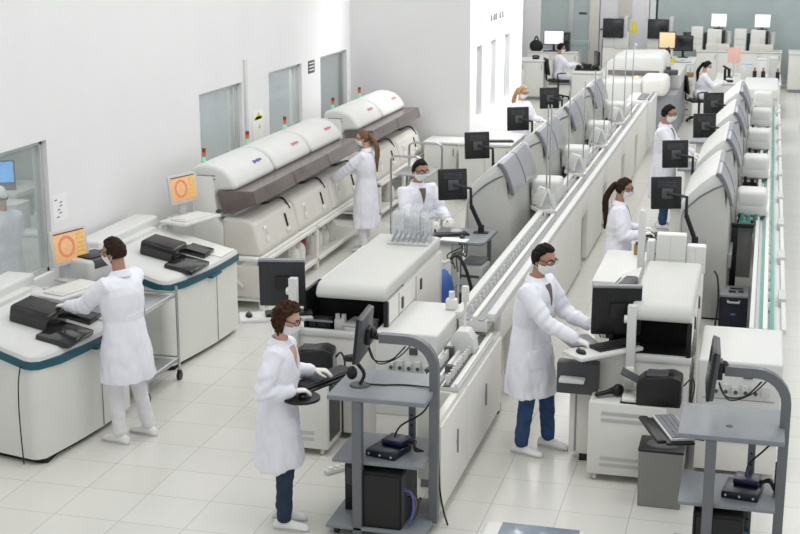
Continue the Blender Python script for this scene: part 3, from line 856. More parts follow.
# ------------------------------------------------------------------ hooded analyzers on white racks
RX = -5.34
def hooded(Y0, L, label, markm):
    t = thing('hooded_analyzer', label, 'laboratory analyzer', (-5.9, Y0, .60), group='hooded analyzers on the white racks')
    body = [(-5.85, .60), (-5.85, 1.03), (-5.80, 1.04), (-5.56, 1.02), (-5.47, .97), (-5.385, .65), (-5.40, .60)]
    G().prism(body, 'y', Y0 + .018, Y0 + L - .018, .04, 4).obj('body', M['beige'], t)
    G().prism([(-6.20, .60), (-6.20, 1.50), (-5.95, 1.50), (-5.90, 1.0), (-5.84, .95), (-5.84, .60)], 'y', Y0 + .012, Y0 + L - .012, .01).obj('back_housing', M['cream'], t)
    cr = [(-6.22, 1.20), (-6.22, 1.57), (-6.16, 1.62), (-6.05, 1.635), (-5.93, 1.62), (-5.82, 1.575), (-5.74, 1.50), (-5.69, 1.41), (-5.675, 1.345), (-5.90, 1.33), (-5.98, 1.20)]
    G().prism(cr, 'y', Y0 + .03, Y0 + L - .03, .05, 4).obj('hood', M['white2'], t)
    vz = [(-5.895, 1.335), (-5.46, 1.355), (-5.42, 1.20), (-5.435, 1.19), (-5.475, 1.33), (-5.88, 1.315)]
    v = G().prism(vz, 'y', Y0 + .01, Y0 + L - .01, .004, 1).obj('smoked_lid', M['smokedtop'], t)
    g = G(); g.prism([(-5.89, 1.33), (-5.465, 1.345), (-5.43, 1.20), (-5.83, 1.07)], 'y', Y0 + .008, Y0 + .018); g.obj('lid_end', M['smokedtop'], v); g = G(); g.prism([(-5.89, 1.33), (-5.465, 1.345), (-5.43, 1.20), (-5.83, 1.07)], 'y', Y0 + L - .018, Y0 + L - .008); g.obj('lid_end', M['smokedtop'], v)
    # vents in the near side, name mark on the hood
    g = G()
    for z in (1.46, 1.50): g = G(); g.box(-6.14, -5.92, Y0 + .022, Y0 + .040, z, z + .014, .002); g.obj('side_vent', M['mgrey'], t)
    g = G(); random.seed(int(Y0 * 10))
    y = Y0 + L * .62
    for k in range(6):
        w = .028 + .012 * random.random(); h = .03 + .02 * (k % 3 == 0)
        a = V((-5.775, y, 1.537)); m = Matrix.Translation(a) @ Matrix.Rotation(math.radians(45), 4, 'Y'); g.box(-h / 2, h / 2, 0, w, .001, .004, .001, 1, mtx=m); y += w + .012
    g.obj('name_mark', M[markm], t)
    # deck handles, slot, pale tag
    sm = lambda y: Matrix.Translation((-5.428, y, .815)) @ Matrix.Rotation(math.radians(75.5), 4, 'Y')
    g = G(); g.box(-.09, .10, -.05, .05, 0, .012, .01, 2, mtx=sm(Y0 + .30)); tg = g.obj('label_plate', M['white'], t, label='pale label plate')
    g = G()
    for k in range(2): g.box(-.06, .02, -.032 + k * .036, -.006 + k * .036, .012, .016, .003, 1, mtx=sm(Y0 + .30))
    g.obj('indicator', M['lgrey'], tg)
    g = G(); g.box(-.10, .06, -.02, .02, .002, .014, .008, 2, mtx=sm(Y0 + L * .72)); g.obj('slot', M['black'], t)
    g = G(); g.box(.07, .12, -.07, .07, .004, .014, .008, 2, mtx=sm(Y0 + L * .72)); g.obj('slot_plate', M['white'], t)
    g = G(); y = Y0 + L * .86; g.tube([(-5.74, y - .30, 1.04), (-5.62, y - .30, 1.055), (-5.60, y + .02, 1.055), (-5.52, y + .02, 1.03), (-5.455, y + .02, .93)], .013, 8, smooth=3); g.obj('grab_rail', M['black'], t)
    # reagent deck under the lid
    g = G(); g.box(-6.0, -5.74, Y0 + .12, Y0 + L - .12, 1.02, 1.06, .01); g.cyl((-5.84, Y0 + .42, 1.06), (-5.84, Y0 + .42, 1.16), .06); g.cyl((-5.84, Y0 + .85, 1.06), (-5.84, Y0 + .85, 1.13), .08); g.obj('reagent_deck', M['lgrey'], t)
    # signal lamp on the hood
    l = G().cyl((-6.12, Y0 + .20, 1.58), (-6.12, Y0 + .20, 1.635), .024).obj('signal_lamp', M['lgrey'], t)
    for z0, z1, mm, nm in ((1.635, 1.675, 'green', 'green_segment'), (1.70, 1.745, 'amber', 'amber_segment'), (1.745, 1.79, 'redl', 'red_segment')):
        G().cyl((-6.12, Y0 + .20, z0), (-6.12, Y0 + .20, z1), .023).obj(nm, M[mm], l)
    return t
HL = 1.37
h0 = hooded(14.15, HL, 'hooded analyzer with purple mark, beside the tilted orange touch screen', 'purple')
for k, (y, lb) in enumerate(((14.15 + HL, 'hooded analyzer in the middle of the longer rack, red mark'), (14.15 + 2 * HL, 'hooded analyzer at the far end of the longer rack by the light-haired woman'), (19.0, 'hooded analyzer nearer the camera on the shorter rack'), (19.0 + HL, 'hooded analyzer furthest back, against the grey end wall'))):
    c = copy_tree(h0, (-5.9, y, .60), label=lb)
    for ch in c.children:
        if ch.name.startswith('name_mark'):
            ch.data = ch.data.copy(); ch.data.materials[0] = M['redp']

def rack(Y0, Y1, posts, label):
    t = thing('rack', label, 'rack', (-5.9, Y0, 0))
    x0, x1 = -6.2, -5.36
    g = G(); g.box(x0, x1, Y0, Y1, .565, .60, .006); g.obj('top', M['cream'], t)
    g = G(); g.box(x1 - .03, x1 + .02, Y0, Y1, .52, .565, .006); g.obj('top_rail', M['white'], t)
    g = G(); g.box(x1 - .03, x1 + .02, Y0, Y1, .10, .15, .006); g.obj('bottom_rail', M['white'], t)
    g = G(); g.box(x0, x1 - .02, Y0, Y1, .10, .125, .004); g.obj('shelf', M['cream'], t)
    g = G(); g.box(x0, x1, Y0 - .015, Y0, .16, .52, .004); g.obj('end_panel', M['beige'], t)
    for y in posts:
        for x in (x0 + .03, x1 - .005):
            l = G().box(x - .025, x + .025, y, y + .05, .0, .565, .005).obj('post', M['white'], t)
    return t
rack(14.07, 18.14, (14.07, 16.05, 18.09), 'white rack with bottles under the three nearer hooded analyzers')
rack(19.0, 21.74, (19.0, 20.4, 21.69), 'white rack under the two far hooded analyzers')
# bottles on the rack shelf
def jug(x, y, label, capm, h=.30, w=.10, grp='jugs on the white racks'):
    t = thing('jug', label, 'bottle', (x, y, .126), 0, grp, world=False)
    g = G(); rs = []
    for z, a in ((0, .9), (.015, 1), (h * .6, 1), (h * .75, .85), (h * .86, .45), (h * .88, .36), (h * .94, .36)):
        rs.append([V((math.cos(q) * w * a * (1.0 if abs(math.cos(q)) < .8 else .95), math.sin(q) * w * a * .9, z)) for q in [2 * PI * k / 16 for k in range(16)]])
    g.rings(rs); g.obj('bottle_body', M['bottle'], t)
    G().cyl((0, 0, h * .93), (0, 0, h * 1.04), w * .42).obj('cap', M[capm], t)
    g = G(); g.tube([(0, -w * .3, h * .9), (0, -w * .75, h * .84), (0, -w * .9, h * .6)], .012, 6, smooth=3); g.obj('handle', M['bottle'], t)
    return t
JG = [(-5.55, 14.55, 'redp', 'low white jug at the near end of the longer rack', .2, .09), (-5.50, 15.50, 'white', 'white jug beside the nearer red drum on the longer rack', .33, .11), (-5.50, 15.72, 'white', 'white jug just right of the pair of jugs behind the dark monitor', .35, .11),
      (-5.55, 16.35, 'white', 'small white jug just past the middle post of the longer rack', .28, .09), (-5.55, 16.62, 'white', 'white jug between the small ones in the second bay of the longer rack', .30, .09), (-5.55, 16.92, 'white', 'small white jug third in the second bay of the longer rack', .24, .08), (-5.55, 17.2, 'white', 'white jug at the right end of the second bay of the longer rack', .32, .09), (-5.5, 20.0, 'white', 'white jug on the rack below the far hooded analyzers', .3, .1)]
for x, y, cm, lb, h, w in JG: jug(x, y, lb, cm, h, w)
def drum(x, y, label):
    t = thing('drum', label, 'container', (x, y, .126), 0, 'red drums on the racks', world=False)
    G().cyl((0, 0, 0), (0, 0, .30), .12, n=20).obj('drum_body', M['red'], t)
    G().cyl((0, 0, .30), (0, 0, .33), .125, n=20).obj('lid', M['white2'], t)
drum(-5.62, 14.98, 'red drum with white lid in the rack behind the dark monitor, nearer')
drum(-5.60, 15.98, 'red drum with white lid in the rack next to the pair of tall white jugs')
drum(-5.60, 19.5, 'red drum in the rack below the far hooded analyzers')
t = thing('waste_bag', 'clear bag with grey tubing at the near end panel of the white rack', 'bag', (-5.6, 13.95, .17))
g = G(); g.tube([(-5.80, 14.04, .50), (-5.74, 14.02, .44), (-5.66, 14.02, .36), (-5.56, 14.02, .27)], .028, 8, smooth=4); g.obj('tubing', M['lgrey'], t)
g = G(); g.ell((-5.78, 14.0, .50), (.05, .03, .035)); g.obj('connector', M['blackm'], t)
g = G()

# tubular cart behind the man at the rack
t = thing('tube_cart', 'steel tube cart with two arched handles behind the bearded man', 'cart', (-4.6, 18.0, 0))
def arch(x0, x1, y, zt, nm):
    g = G(); r = .07; pts = [(x0, y, .08), (x0, y, zt - r)] + [(x0 + r - r * math.cos(a), y, zt - r + r * math.sin(a)) for a in (.4, .8, 1.2)] + [(x0 + r, y, zt), (x1 - r, y, zt)] + [(x1 - r + r * math.sin(a), y, zt - r + r * math.cos(a)) for a in (.4, .8, 1.2)] + [(x1, y, zt - r), (x1, y, .08)]
    g.tube(pts, .016, 8); g.obj(nm, M['chrome'], t)
arch(-4.84, -4.41, 17.75, 1.21, 'handle'); arch(-4.74, -4.27, 18.35, 1.31, 'handle')
for z in (.25, .62, .95):
    g = G(); g.box(-4.80, -4.30, 17.72, 18.38, z, z + .015, .004); g.obj('shelf', M['steel'], t)
for x in (-4.82, -4.36):
    for y in (17.78, 18.33):
        g = G(); g.cyl((x - .012, y, .045), (x + .012, y, .045), .045); g.cyl((x, y, .045), (x, y, .10), .012); g.obj('caster', M['black'], t)

# low white counters by the end wall
def counter(x0, x1, y0, y1, z, label, nd=2, name='counter', topm='white2', bodym='cream'):
    t = thing(name, label, 'counter', ((x0 + x1) / 2, (y0 + y1) / 2, 0))
    G().box(x0 + .02, x1 - .02, y0 + .03, y1, .08, z - .035, .004).obj('body', M[bodym], t)
    G().box(x0 + .05, x1 - .05, y0 + .06, y1, 0, .08, 0).obj('plinth', M['mgrey'], t)
    G().box(x0, x1, y0, y1, z - .035, z, .008).obj('top', M[topm], t)
    w = (x1 - x0 - .04) / nd
    for k in range(nd):
        a = x0 + .02 + k * w
        d = G().box(a + .004, a + w - .004, y0 + .012, y0 + .03, .09, z - .05, .004).obj('door', M[bodym], t)
        G().box(a + w - .06, a + w - .045, y0 - .006, y0 + .012, z - .22, z - .10, .003).obj('handle', M['mgrey'], d)
    return t
counter(-5.28, -4.70, 21.3, 21.96, .86, 'low white cabinet at the foot of the grey end wall', 1)
counter(-4.62, -3.75, 20.9, 22.2, .92, 'white desk cabinet beyond the grey end wall corner, carrying a dark keyboard', 2)
t = thing('keyboard', 'dark keyboard lying on the white desk cabinet by the wall corner', 'keyboard', (-4.0, 21.2, .92), .25, world=False)
G().box(-.22, .22, -.08, .08, 0, .022, .006).obj('case', M['black'], t)
g = G()
for i in range(4): g.box(-.20, .20, -.065 + i * .034, -.040 + i * .034, .022, .028, .003)
g.obj('key_row', M['screenk'], t)

# seen through the nearest window
counter(-9.5, -7.2, 13.4, 14.3, .9, 'white bench in the room behind the nearest window', 3)
t = thing('wall_shelf', 'white shelf carrying a laptop in the room behind the nearest window', 'shelf', (-8.75, 14.85, 1.1))
G().box(-9.55, -8.55, 14.35, 15.2, 1.08, 1.14, .006).obj('board', M['white'], t)
G().box(-9.5, -8.65, 14.9, 15.2, .0, 1.08, .004).obj('support', M['cream'], t)
t = thing('laptop', 'open laptop with blue screen on the shelf behind the nearest window', 'laptop', (-8.92, 14.6, 1.14), .55, world=False)
G().box(-.2, .2, -.16, .12, 0, .02, .006).obj('base', M['dgrey'], t)
m = Matrix.Translation((0, .12, .02)) @ Matrix.Rotation(math.radians(-14), 4, 'X')
sc = G().box(-.2, .2, -.008, .008, 0, .30, .006, mtx=m).obj('lid', M['black'], t)
G().box(-.18, .18, -.010, -.008, .03, .28, 0, mtx=m).obj('screen', M['bscreen'], sc)
for i, (x, y, w, d, h, mm) in enumerate(((-8.2, 13.6, .35, .3, .28, 'cream'), (-7.75, 13.75, .3, .25, .16, 'lgrey'), (-7.55, 13.6, .16, .16, .22, 'white'))):
    t = thing('bench_box', ['cream box on the bench behind the nearest window', 'grey flat box on the bench behind the nearest window', 'small white box on the bench behind the nearest window'][i], 'box', (x, y, .9), world=False)
    G().box(-w / 2, w / 2, -d / 2, d / 2, 0, h, .01).obj('box_body', M[mm], t)
    G().box(-w / 2 - .005, w / 2 + .005, -d / 2 - .005, d / 2 + .005, h, h + .03, .008).obj('lid', M['white'], t)
# ------------------------------------------------------------------ big analyzers with grey visors, two rows of four
def big_analyzer(x, y, label):
    """profile measured on the near face; x = left side, y = near face"""
    t = thing('automated_analyzer', label, 'laboratory analyzer', (x, y, 0), group='automated analyzers along the sample tracks')
    L = 1.70
    low = [(x + .02, .02), (x + .0, .9), (x + .02, 1.16), (x + .10, 1.27), (x + .22, 1.385), (x + .36, 1.475), (x + .47, 1.52), (x + .545, .80), (x + .54, .02)]
    G().prism(low, 'y', y, y + L, .012).obj('body', M['apl'], t)
    up = [(x + .015, 1.18), (x + .02, 1.30), (x + .10, 1.41), (x + .22, 1.53), (x + .33, 1.625), (x + .38, 1.645), (x + .42, 1.62), (x + .50, 1.40), (x + .545, 1.15), (x + .545, .80), (x + .47, 1.50), (x + .36, 1.465), (x + .22, 1.375), (x + .10, 1.26)]
    up = [(x + .015, 1.185), (x + .02, 1.30), (x + .10, 1.41), (x + .22, 1.53), (x + .33, 1.625), (x + .38, 1.645), (x + .42, 1.62), (x + .47, 1.525), (x + .36, 1.480), (x + .22, 1.390), (x + .10, 1.275)]
    G().prism(up, 'y', y - .012, y + L + .01, .014, 2).obj('top_cover', M['white2'], t)
    # curved visor panel on the track side
    ou = [(.375, 1.655), (.425, 1.64), (.475, 1.56), (.515, 1.47), (.545, 1.38), (.565, 1.29)]
    inn = [(.54, 1.30), (.52, 1.38), (.49, 1.46), (.45, 1.545), (.405, 1.61), (.372, 1.63)]
    pr = [(x + a, b) for a, b in ou + inn]
    v = G().prism(pr, 'y', y + .0, y + L - .12, .004).obj('visor', M['visor'], t)
    g = G()
    for (q0, q1) in ((y - .035, y + .03), (y + L * .47 - .012, y + L * .47 + .012)):
        g = G(); g.prism([(x + a + .006, b + .004) for a, b in ou] + [(x + a - .004, b - .004) for a, b in inn], 'y', q0, q1, .003); g.obj('visor_edge', M['visdk'], v)
    G().box(x + .545, x + .585, y - .02, y + 1.05, .60, .76, .008).obj('side_bumper', M['mgrey'], t)
    G().box(x + .06, x + .52, y + .02, y + L - .02, 0, .03, 0).obj('plinth', M['blackm'], t)
    # seam of the front cover
    g = G(); g.tube([(x + .03, y - .001, 1.16), (x + .10, y - .001, 1.262), (x + .22, y - .001, 1.375), (x + .36, y - .001, 1.465), (x + .43, y - .001, 1.50)], .005, 6, smooth=4); g.tube([(x + .03, y - .001, 1.16), (x + .035, y - .001, 1.0), (x + .06, y - .001, .8)], .004, 6, smooth=3); g.obj('cover_seam', M['mgrey'], t)
    return t
UY = [15.0, 17.55, 20.15, 22.75]
nth = ['nearest', 'second from the camera', 'third from the camera', 'fourth from the camera']
A0 = big_analyzer(-3.22, UY[0], 'grey-visored analyzer nearest the camera in the centre row, behind a grey desk')
for k in (1, 2, 3): copy_tree(A0, (-3.22, UY[k], 0), label='grey-visored analyzer %s in the centre row' % nth[k])
for k in range(4): copy_tree(A0, (-.82 + .02 * k, UY[k], 0), label='grey-visored analyzer %s in the right-hand row' % nth[k] + (', behind the dark computer tower' if k == 0 else ''))

# rounded transfer housings between analyzer and track
def transfer(x, y, label):
    t = thing('transfer_housing', label, 'transfer unit', (x, y, .8), group='white transfer housings beside the sample tracks')
    G().box(x, x + .35, y, y + .40, 1.04, 1.24, .05, 4).obj('housing', M['white2'], t); G().box(x, x + .345, y + .004, y + .39, .955, 1.12, .02).obj('neck', M['white2'], t)
    G().box(x + .01, x + .20, y + .03, y + .37, .20, .86, .006).obj('base', M['lgrey'], t)
    g = G(); g.box(x + .02, x + .20, y - .05, y + .02, .86, .90, .004); g.cyl((x + .05, y - .03, .86), (x + .05, y - .03, .98), .02); g.cyl((x + .14, y - .03, .86), (x + .14, y - .03, .95), .025); g.obj('gripper', M['black'], t)
    return t
T0 = transfer(-2.68, 16.32, 'white transfer housing nearest the camera on the centre track')
for k in (1, 2, 3): copy_tree(T0, (-2.68, 16.32 + 2.56 * k, .8), label='white transfer housing %s on the centre track' % nth[k])
for k in range(5): copy_tree(T0, (-.235 + .012 * k, 16.2 + 2.52 * k, .8), label='white transfer housing %s on the right-hand track' % (nth + ['furthest back'])[k])

# angled clear guards standing on the centre track
def guard(x, y, label):
    t = thing('track_guard', label, 'guard', (x, y, 1.0), group='clear guards on the centre track')
    m = Matrix.Translation((x, y, 1.0)) @ Matrix.Rotation(math.radians(35), 4, 'Z') @ Matrix.Scale(.85, 4)
    G().box(-.12, .10, -.02, .26, 0, .05, .01, mtx=m).obj('base', M['white'], t)
    g = G(); g.prism([(-.14, .06), (.14, .06), (.10, .26), (-.03, .34)], 'y', -.015, .0, 0, mtx=m); g.prism([(-.14, .06), (.14, .06), (.10, .26), (-.03, .34)], 'y', .20, .215, 0, mtx=m); g.obj('clear_side', M['acr2'], t)
    g = G(); g.box(.09, .13, -.02, .28, .05, .30, .006, mtx=m @ Matrix.Rotation(math.radians(-18), 4, 'Y')); g.box(-.14, -.11, -.02, .25, .05, .28, .006, mtx=m @ Matrix.Rotation(math.radians(20), 4, 'Y')); g.obj('frame', M['white2'], t)
    g = G(); g.cyl((-.04, .08, .06), (-.04, .08, .22), .02); g.cyl((.04, .14, .06), (.04, .14, .18), .018); g.box(-.09, .02, .02, .08, .06, .16, .004); g.xf(m); g.obj('gripper', M['dgrey'], t)
    g = G(); g.box(-.08, .10, -.08, -.03, 0, .035, .006); g.xf(m); g.obj('rail_block', M['lgrey'], t)
    return t
G0 = guard(-2.36, 15.55, 'clear angled track guard nearest the camera, behind the man in jeans')
for k in (1, 2, 3): copy_tree(G0, (-2.33, 15.55 + 2.5 * k, 1.0), label='clear angled track guard %s on the centre track' % nth[k])

# ---- sample tracks
def track_tubes(g, x, y0, y1, z, step, ph=0):
    y = y0; k = 0
    while y < y1:
        g.cyl((x, y, z), (x, y, z + .075), .012, n=8); y += step * (1 + .5 * (k % 3 == ph)); k += 1

# near cabinets under the centre track
t = thing('track_cabinet', 'white cabinet with two doors under the near end of the centre sample track', 'cabinet', (-2.2, 10.4, 0))
G().box(-2.16, -2.105, 9.0, 9.66, .07, .80, .006).obj('end_panel', M['white'], t)
G().box(-2.42, -2.105, 9.64, 11.34, .07, .80, .006).obj('body', M['cream'], t)
G().box(-2.40, -2.16, 9.66, 11.3, 0, .07, 0).obj('plinth', M['mgrey'], t)
for (a, b) in ((9.02, 9.93), (9.95, 11.33)):
    d = G().box(-2.106, -2.088, a, b, .10, .755, .004).obj('door', M['white'], t)
    g = G(); c = (a + b) / 2 if a > 9.5 else 9.55; g.box(-2.088, -2.078, c - .02, c + .02, .44, .47, .003); g.box(-2.088, -2.074, c - .006, c + .006, .36, .55, .002); g.obj('lock', M['mgrey'], d)
t = thing('sample_track', 'white tube track running beside the flat white box at the near end', 'sample track', (-2.25, 10.2, .80))
G().box(-2.42, -2.105, 9.66, 11.06, .80, .84, .006).obj('bed', M['white2'], t)
for x in (-2.41, -2.29, -2.125):
    G().box(x - .012, x + .012, 9.66, 11.06, .84, .865, .003).obj('rail', M['white'], t)
for x in (-2.35, -2.20):
    G().box(x - .03, x + .03, 9.66, 11.06, .835, .843, .001).obj('belt', M['dgrey'], t)
g = G(); track_tubes(g, -2.35, 9.72, 10.6, .84, .045); track_tubes(g, -2.20, 9.70, 10.6, .84, .06, 1); g.obj('tubes', M['white2'], t, kind='stuff')
g = G(); g.box(-2.40, -2.34, 9.80, 9.86, .86, .92, .006); g.box(-2.27, -2.21, 9.9, 9.96, .86, .925, .006); g.box(-2.38, -2.3, 10.35, 10.40, .86, .93, .006); g.obj('stop_gate', M['dgrey'], t)
t = thing('track_hood', 'white angular hood bridging the centre track with a tall sensor post', 'hood', (-2.2, 10.6, .84))
G().prism([(-2.36, .84), (-2.36, .96), (-2.31, 1.03), (-2.22, 1.03), (-2.17, .96), (-2.15, .84)], 'y', 10.50, 10.66, .01).obj('hood_body', M['white2'], t)
g = G(); g.cyl((-2.27, 10.64, 1.0), (-2.27, 10.64, 1.24), .012, n=10); g.box(-2.30, -2.24, 10.62, 10.66, 1.24, 1.38, .012); g.obj('sensor_post', M['cream'], t)
# long far track wall with recesses
t = thing('sample_track', 'long white track line in the centre with recessed slots and a tube channel on top', 'sample track', (-2.25, 19, 0))
slots = [(11.40, 11.92), (16.75, 17.35), (18.98, 19.5), (21.5, 22.0), (23.7, 24.2)]
g = G(); cur = 11.36
for a, b in slots + [(26.9, 26.9)]:
    g.box(-2.17, -2.10, cur, a, .05, .957, .004); cur = b
g.obj('front_panel', M['white'], t)
for a, b in slots:
    g = G(); g.box(-2.30, -2.26, a - .02, b + .02, .05, .84, 0); g.obj('recess', M['lgrey'], t)
    g = G(); g.box(-2.17, -2.10, a, b, .70, .957, .004); g.obj('lintel', M['white'], t)
    g = G(); g.box(-2.22, -2.12, a + .02, a + .14, 0, .07, .004); g.obj('foot', M['black'], t)
g = G(); g.cyl((-2.24, 11.5, .42), (-2.24, 11.5, .52), .03); g.obj('handle', M['black'], t)
G().box(-2.42, -2.17, 11.07, 26.9, .86, .96, .006).obj('bed', M['white2'], t)
for x in (-2.43, -2.135):
    G().box(x - .035, x + .038, 11.07, 26.9, .957, 1.03, .012).obj('side_rail', M['white2'], t)
G().box(-2.30, -2.26, 11.07, 26.9, .96, 1.0, .004).obj('middle_rail', M['white'], t)
for x in (-2.35, -2.22): G().box(x - .03, x + .03, 11.07, 26.9, .958, .966, 0).obj('belt', M['mgrey'], t)
g = G()
for k in range(90):
    g.cyl((-2.35, 11.3 + k * .168, .966), (-2.35, 11.3 + k * .168, 1.03), .012, n=6)
g.obj('tubes', M['white2'], t, kind='stuff')
G().box(-2.5, -2.02, 25.9, 27.2, .2, 1.06, .02).obj('end_cabinet', M['white2'], t)
g = G()
for k in range(5): g.box(-2.30 + .0, -2.14, 26.0 + k * .2, 26.09 + k * .2, 1.06, 1.09, .006)
g.box(-2.10, -2.07, 25.95, 27.1, 1.06, 1.10, .004); g.obj('end_rails', M['mgrey'], t)
# thin steel poles
pl = [(-2.38, 15.60), (-2.345, 15.62), (-2.34, 17.1), (-2.28, 18.1), (-2.33, 19.6), (-2.33, 20.9), (-2.34, 22.06), (-2.33, 23.9), (-2.25, 24.4)]
for k, (x, y) in enumerate(pl):
    t = thing('steel_pole', 'thin steel pole on the centre track, %s' % ['left one of the nearest close pair', 'right one of the nearest close pair', 'third from the camera', 'fourth from the camera', 'fifth from the camera', 'sixth from the camera', 'seventh from the camera', 'eighth from the camera', 'furthest from the camera'][k], 'pole', (x, y, 1.0), 0, 'thin steel poles on the centre track', world=False)
    G().cyl((0, 0, 0), (0, 0, 1.25), .009, n=10).obj('rod', M['chrome'], t)
    G().cyl((0, 0, 0), (0, 0, .03), .025, n=12).obj('foot', M['lgrey'], t)
# right-hand track
t = thing('sample_track', 'white tube track with green rails along the right edge, running far back', 'sample track', (.12, 18, 0))
G().box(.03, .265, 11.5, 27.0, .78, .90, .006).obj('bed', M['white2'], t)
G().box(.05, .25, 11.5, 27.0, .05, .78, .004).obj('support', M['lgrey'], t)
for x, mm in ((.02, 'white2'), (.13, 'white'), (.285, 'white2')):
    G().box(x - .02, x + .02, 11.5, 27.0, .90, .95, .006).obj('rail', M[mm], t)
for x in (.095, .185):
    G().box(x - .016, x + .016, 11.5, 27.0, .90, .93, .003).obj('green_rail', M['teall'], t)
g = G()
for k in range(40): g.cyl((.155, 12.2 + k * .37, .90), (.155, 12.2 + k * .37, .99), .012, n=6)
g.obj('tubes', M['white'], t, kind='stuff')
for k in range(9):
    G().box(.24, .31, 12.4 + k * 1.65, 12.75 + k * 1.65, .90, .98, .008).obj('guide_block', M['lgrey'], t)
g = G(); g.box(-.19, -.06, 15.95, 16.15, .86, .93, .004); g.cyl((-.16, 16.0, .88), (-.16, 16.0, 1.03), .02); g.cyl((-.09, 16.0, .88), (-.09, 16.0, 1.0), .02); g.cyl((.0, 16.0, .88), (.0, 16.0, 1.02), .02)
tag(g.obj('gripper', M['teall']), 'green gripper head at the first transfer housing of the right-hand track', 'gripper')

# ---- loader modules (white lid over a dark bay)
def loader(x0, x1, lab, ylid):
    t = thing('sample_loader', lab, 'laboratory analyzer', ((x0 + x1) / 2, 11.4, 0))
    y0, y1 = 10.48, ylid
    xf = x1 - (.09 if x0 < -2 else .0)
    G().box(x0 - .30, xf, y0, y0 + .03, .06, .93, .006).obj('front_panel', M['white'], t)
    G().box(x0 - .30, xf, y0 + .03, y1, .06, .70, .006).obj('body', M['cream'], t)
    g = G(); g.box(x0 - .30, xf + .01, y0 - .015, y0 + .05, .90, .955, .01); g.obj('deck_edge', M['white2'], t)
    G().box(x0 - .17, x1 - .02, y0 + .55, y0 + .58, .90, 1.24, 0).obj('bay_back', M['blackm'], t)
    G().box(x0 - .17, x1 - .02, y0 + .05, y0 + .6, .88, .90, 0).obj('bay_floor', M['blackm'], t)
    g = G(); g.prism([(y0 + .04, 1.23), (y0 + .04, 1.03), (y0 + .92, 1.03), (y0 + .92, .70), (y1, .70), (y1, 1.23)], 'x', x1 - .03, x1); g.obj('side_panel', M['white'], t)
    g = G(); g.box(x1 - .035, x1 + .001, y0 - .0, y0 + .05, .93, 1.23, .003); g.obj('bay_frame', M['black'], t); g = G(); g.box(x0 - .19, x0 - .16, y0 + .2, y0 + .58, .88, 1.23, .003); g.obj('bay_frame', M['black'], t)
    pf = [(y0 - .05, 1.245), (y0 - .05, 1.295), (y0 - .02, 1.350), (y0 + .05, 1.375), (y1, 1.375), (y1, 1.245)]
    g = G(); g.prism(pf, 'x', x0, x1, .03, 3); lid = g.obj('lid', M['lidm'], t)
    g = G(); g.box(x0 - .16, x1 - .02, y0 + .6, y1, .70, 1.24, .006); g.box(x0 + .0, x1, y1 - .02, y1 + (.45 if x0 > -2 else .05), .70, 1.22, .01); g.obj('housing', M['white'], t)
    for yy in (y0 + .45, y0 + 1.1):
        g = G(); g.box(x1, x1 + .012, yy, yy + .05, 1.06, 1.16, .004); g.obj('latch', M['dgrey'], t)
    for yy in (y0 + .36, y0 + .95):
        g = G(); g.box(x1 - .001, x1 + .004, yy, yy + .008, .72, 1.22, 0); g.obj('door_seam', M['mgrey'], t)
    g = G()
    for k in range(3): g.box(x0 - .26 + k * .33, x0 - .19 + k * .33, y0 + .06, y0 + .14, 0, .07, .004)
    g.obj('foot', M['black'], t)
    return t
loader(-3.50, -2.89, 'white-lidded sample loader carrying the clear tube racks, behind the curly-haired woman', 12.4)
LR = loader(-.90, -.43, 'white-lidded sample loader carrying the white cartons, behind the man in jeans', 11.95)
# rounded flank of the right loader
G().prism([(-1.25, .93), (-1.25, 1.08), (-1.12, 1.22), (-.95, 1.30), (-.90, .93)], 'y', 11.1, 12.0, .012).obj('side_wing', M['white2'], LR)
# items in the loader bays
t = thing('sample_bottle', 'white double-necked bottle in the dark bay of the left loader', 'bottle', (-3.34, 10.62, .9), world=False)
g = G(); g.box(-.05, .05, -.04, .04, 0, .13, .02); g.cyl((-.025, 0, .12), (-.025, 0, .165), .02); g.cyl((.03, 0, .12), (.03, 0, .165), .02); g.obj('bottle_body', M['white2'], t)
t = thing('tray_box', 'flat white box with a lid in the dark bay of the left loader', 'box', (-3.17, 10.66, .9), -.12, world=False)
G().box(-.11, .11, -.12, .12, 0, .08, .012).obj('tray', M['white2'], t); G().box(-.115, .115, -.125, .125, .082, .105, .008).obj('lid', M['lgrey'], t)
t = thing('bay_mechanism', 'dark geared mechanism at the left of the left loader bay', 'mechanism', (-3.54, 10.66, .9), world=False)
g = G(); g.box(-.07, .12, -.08, .10, 0, .10, .01); g.cyl((-.03, -.085, .06), (-.03, -.1, .06), .03); g.cyl((.06, -.085, .06), (.06, -.1, .06), .035); g.obj('gear_case', M['black'], t)
g = G(); g.box(-.09, .15, -.10, -.09, .10, .115, .002); g.obj('rim', M['mgrey'], t)

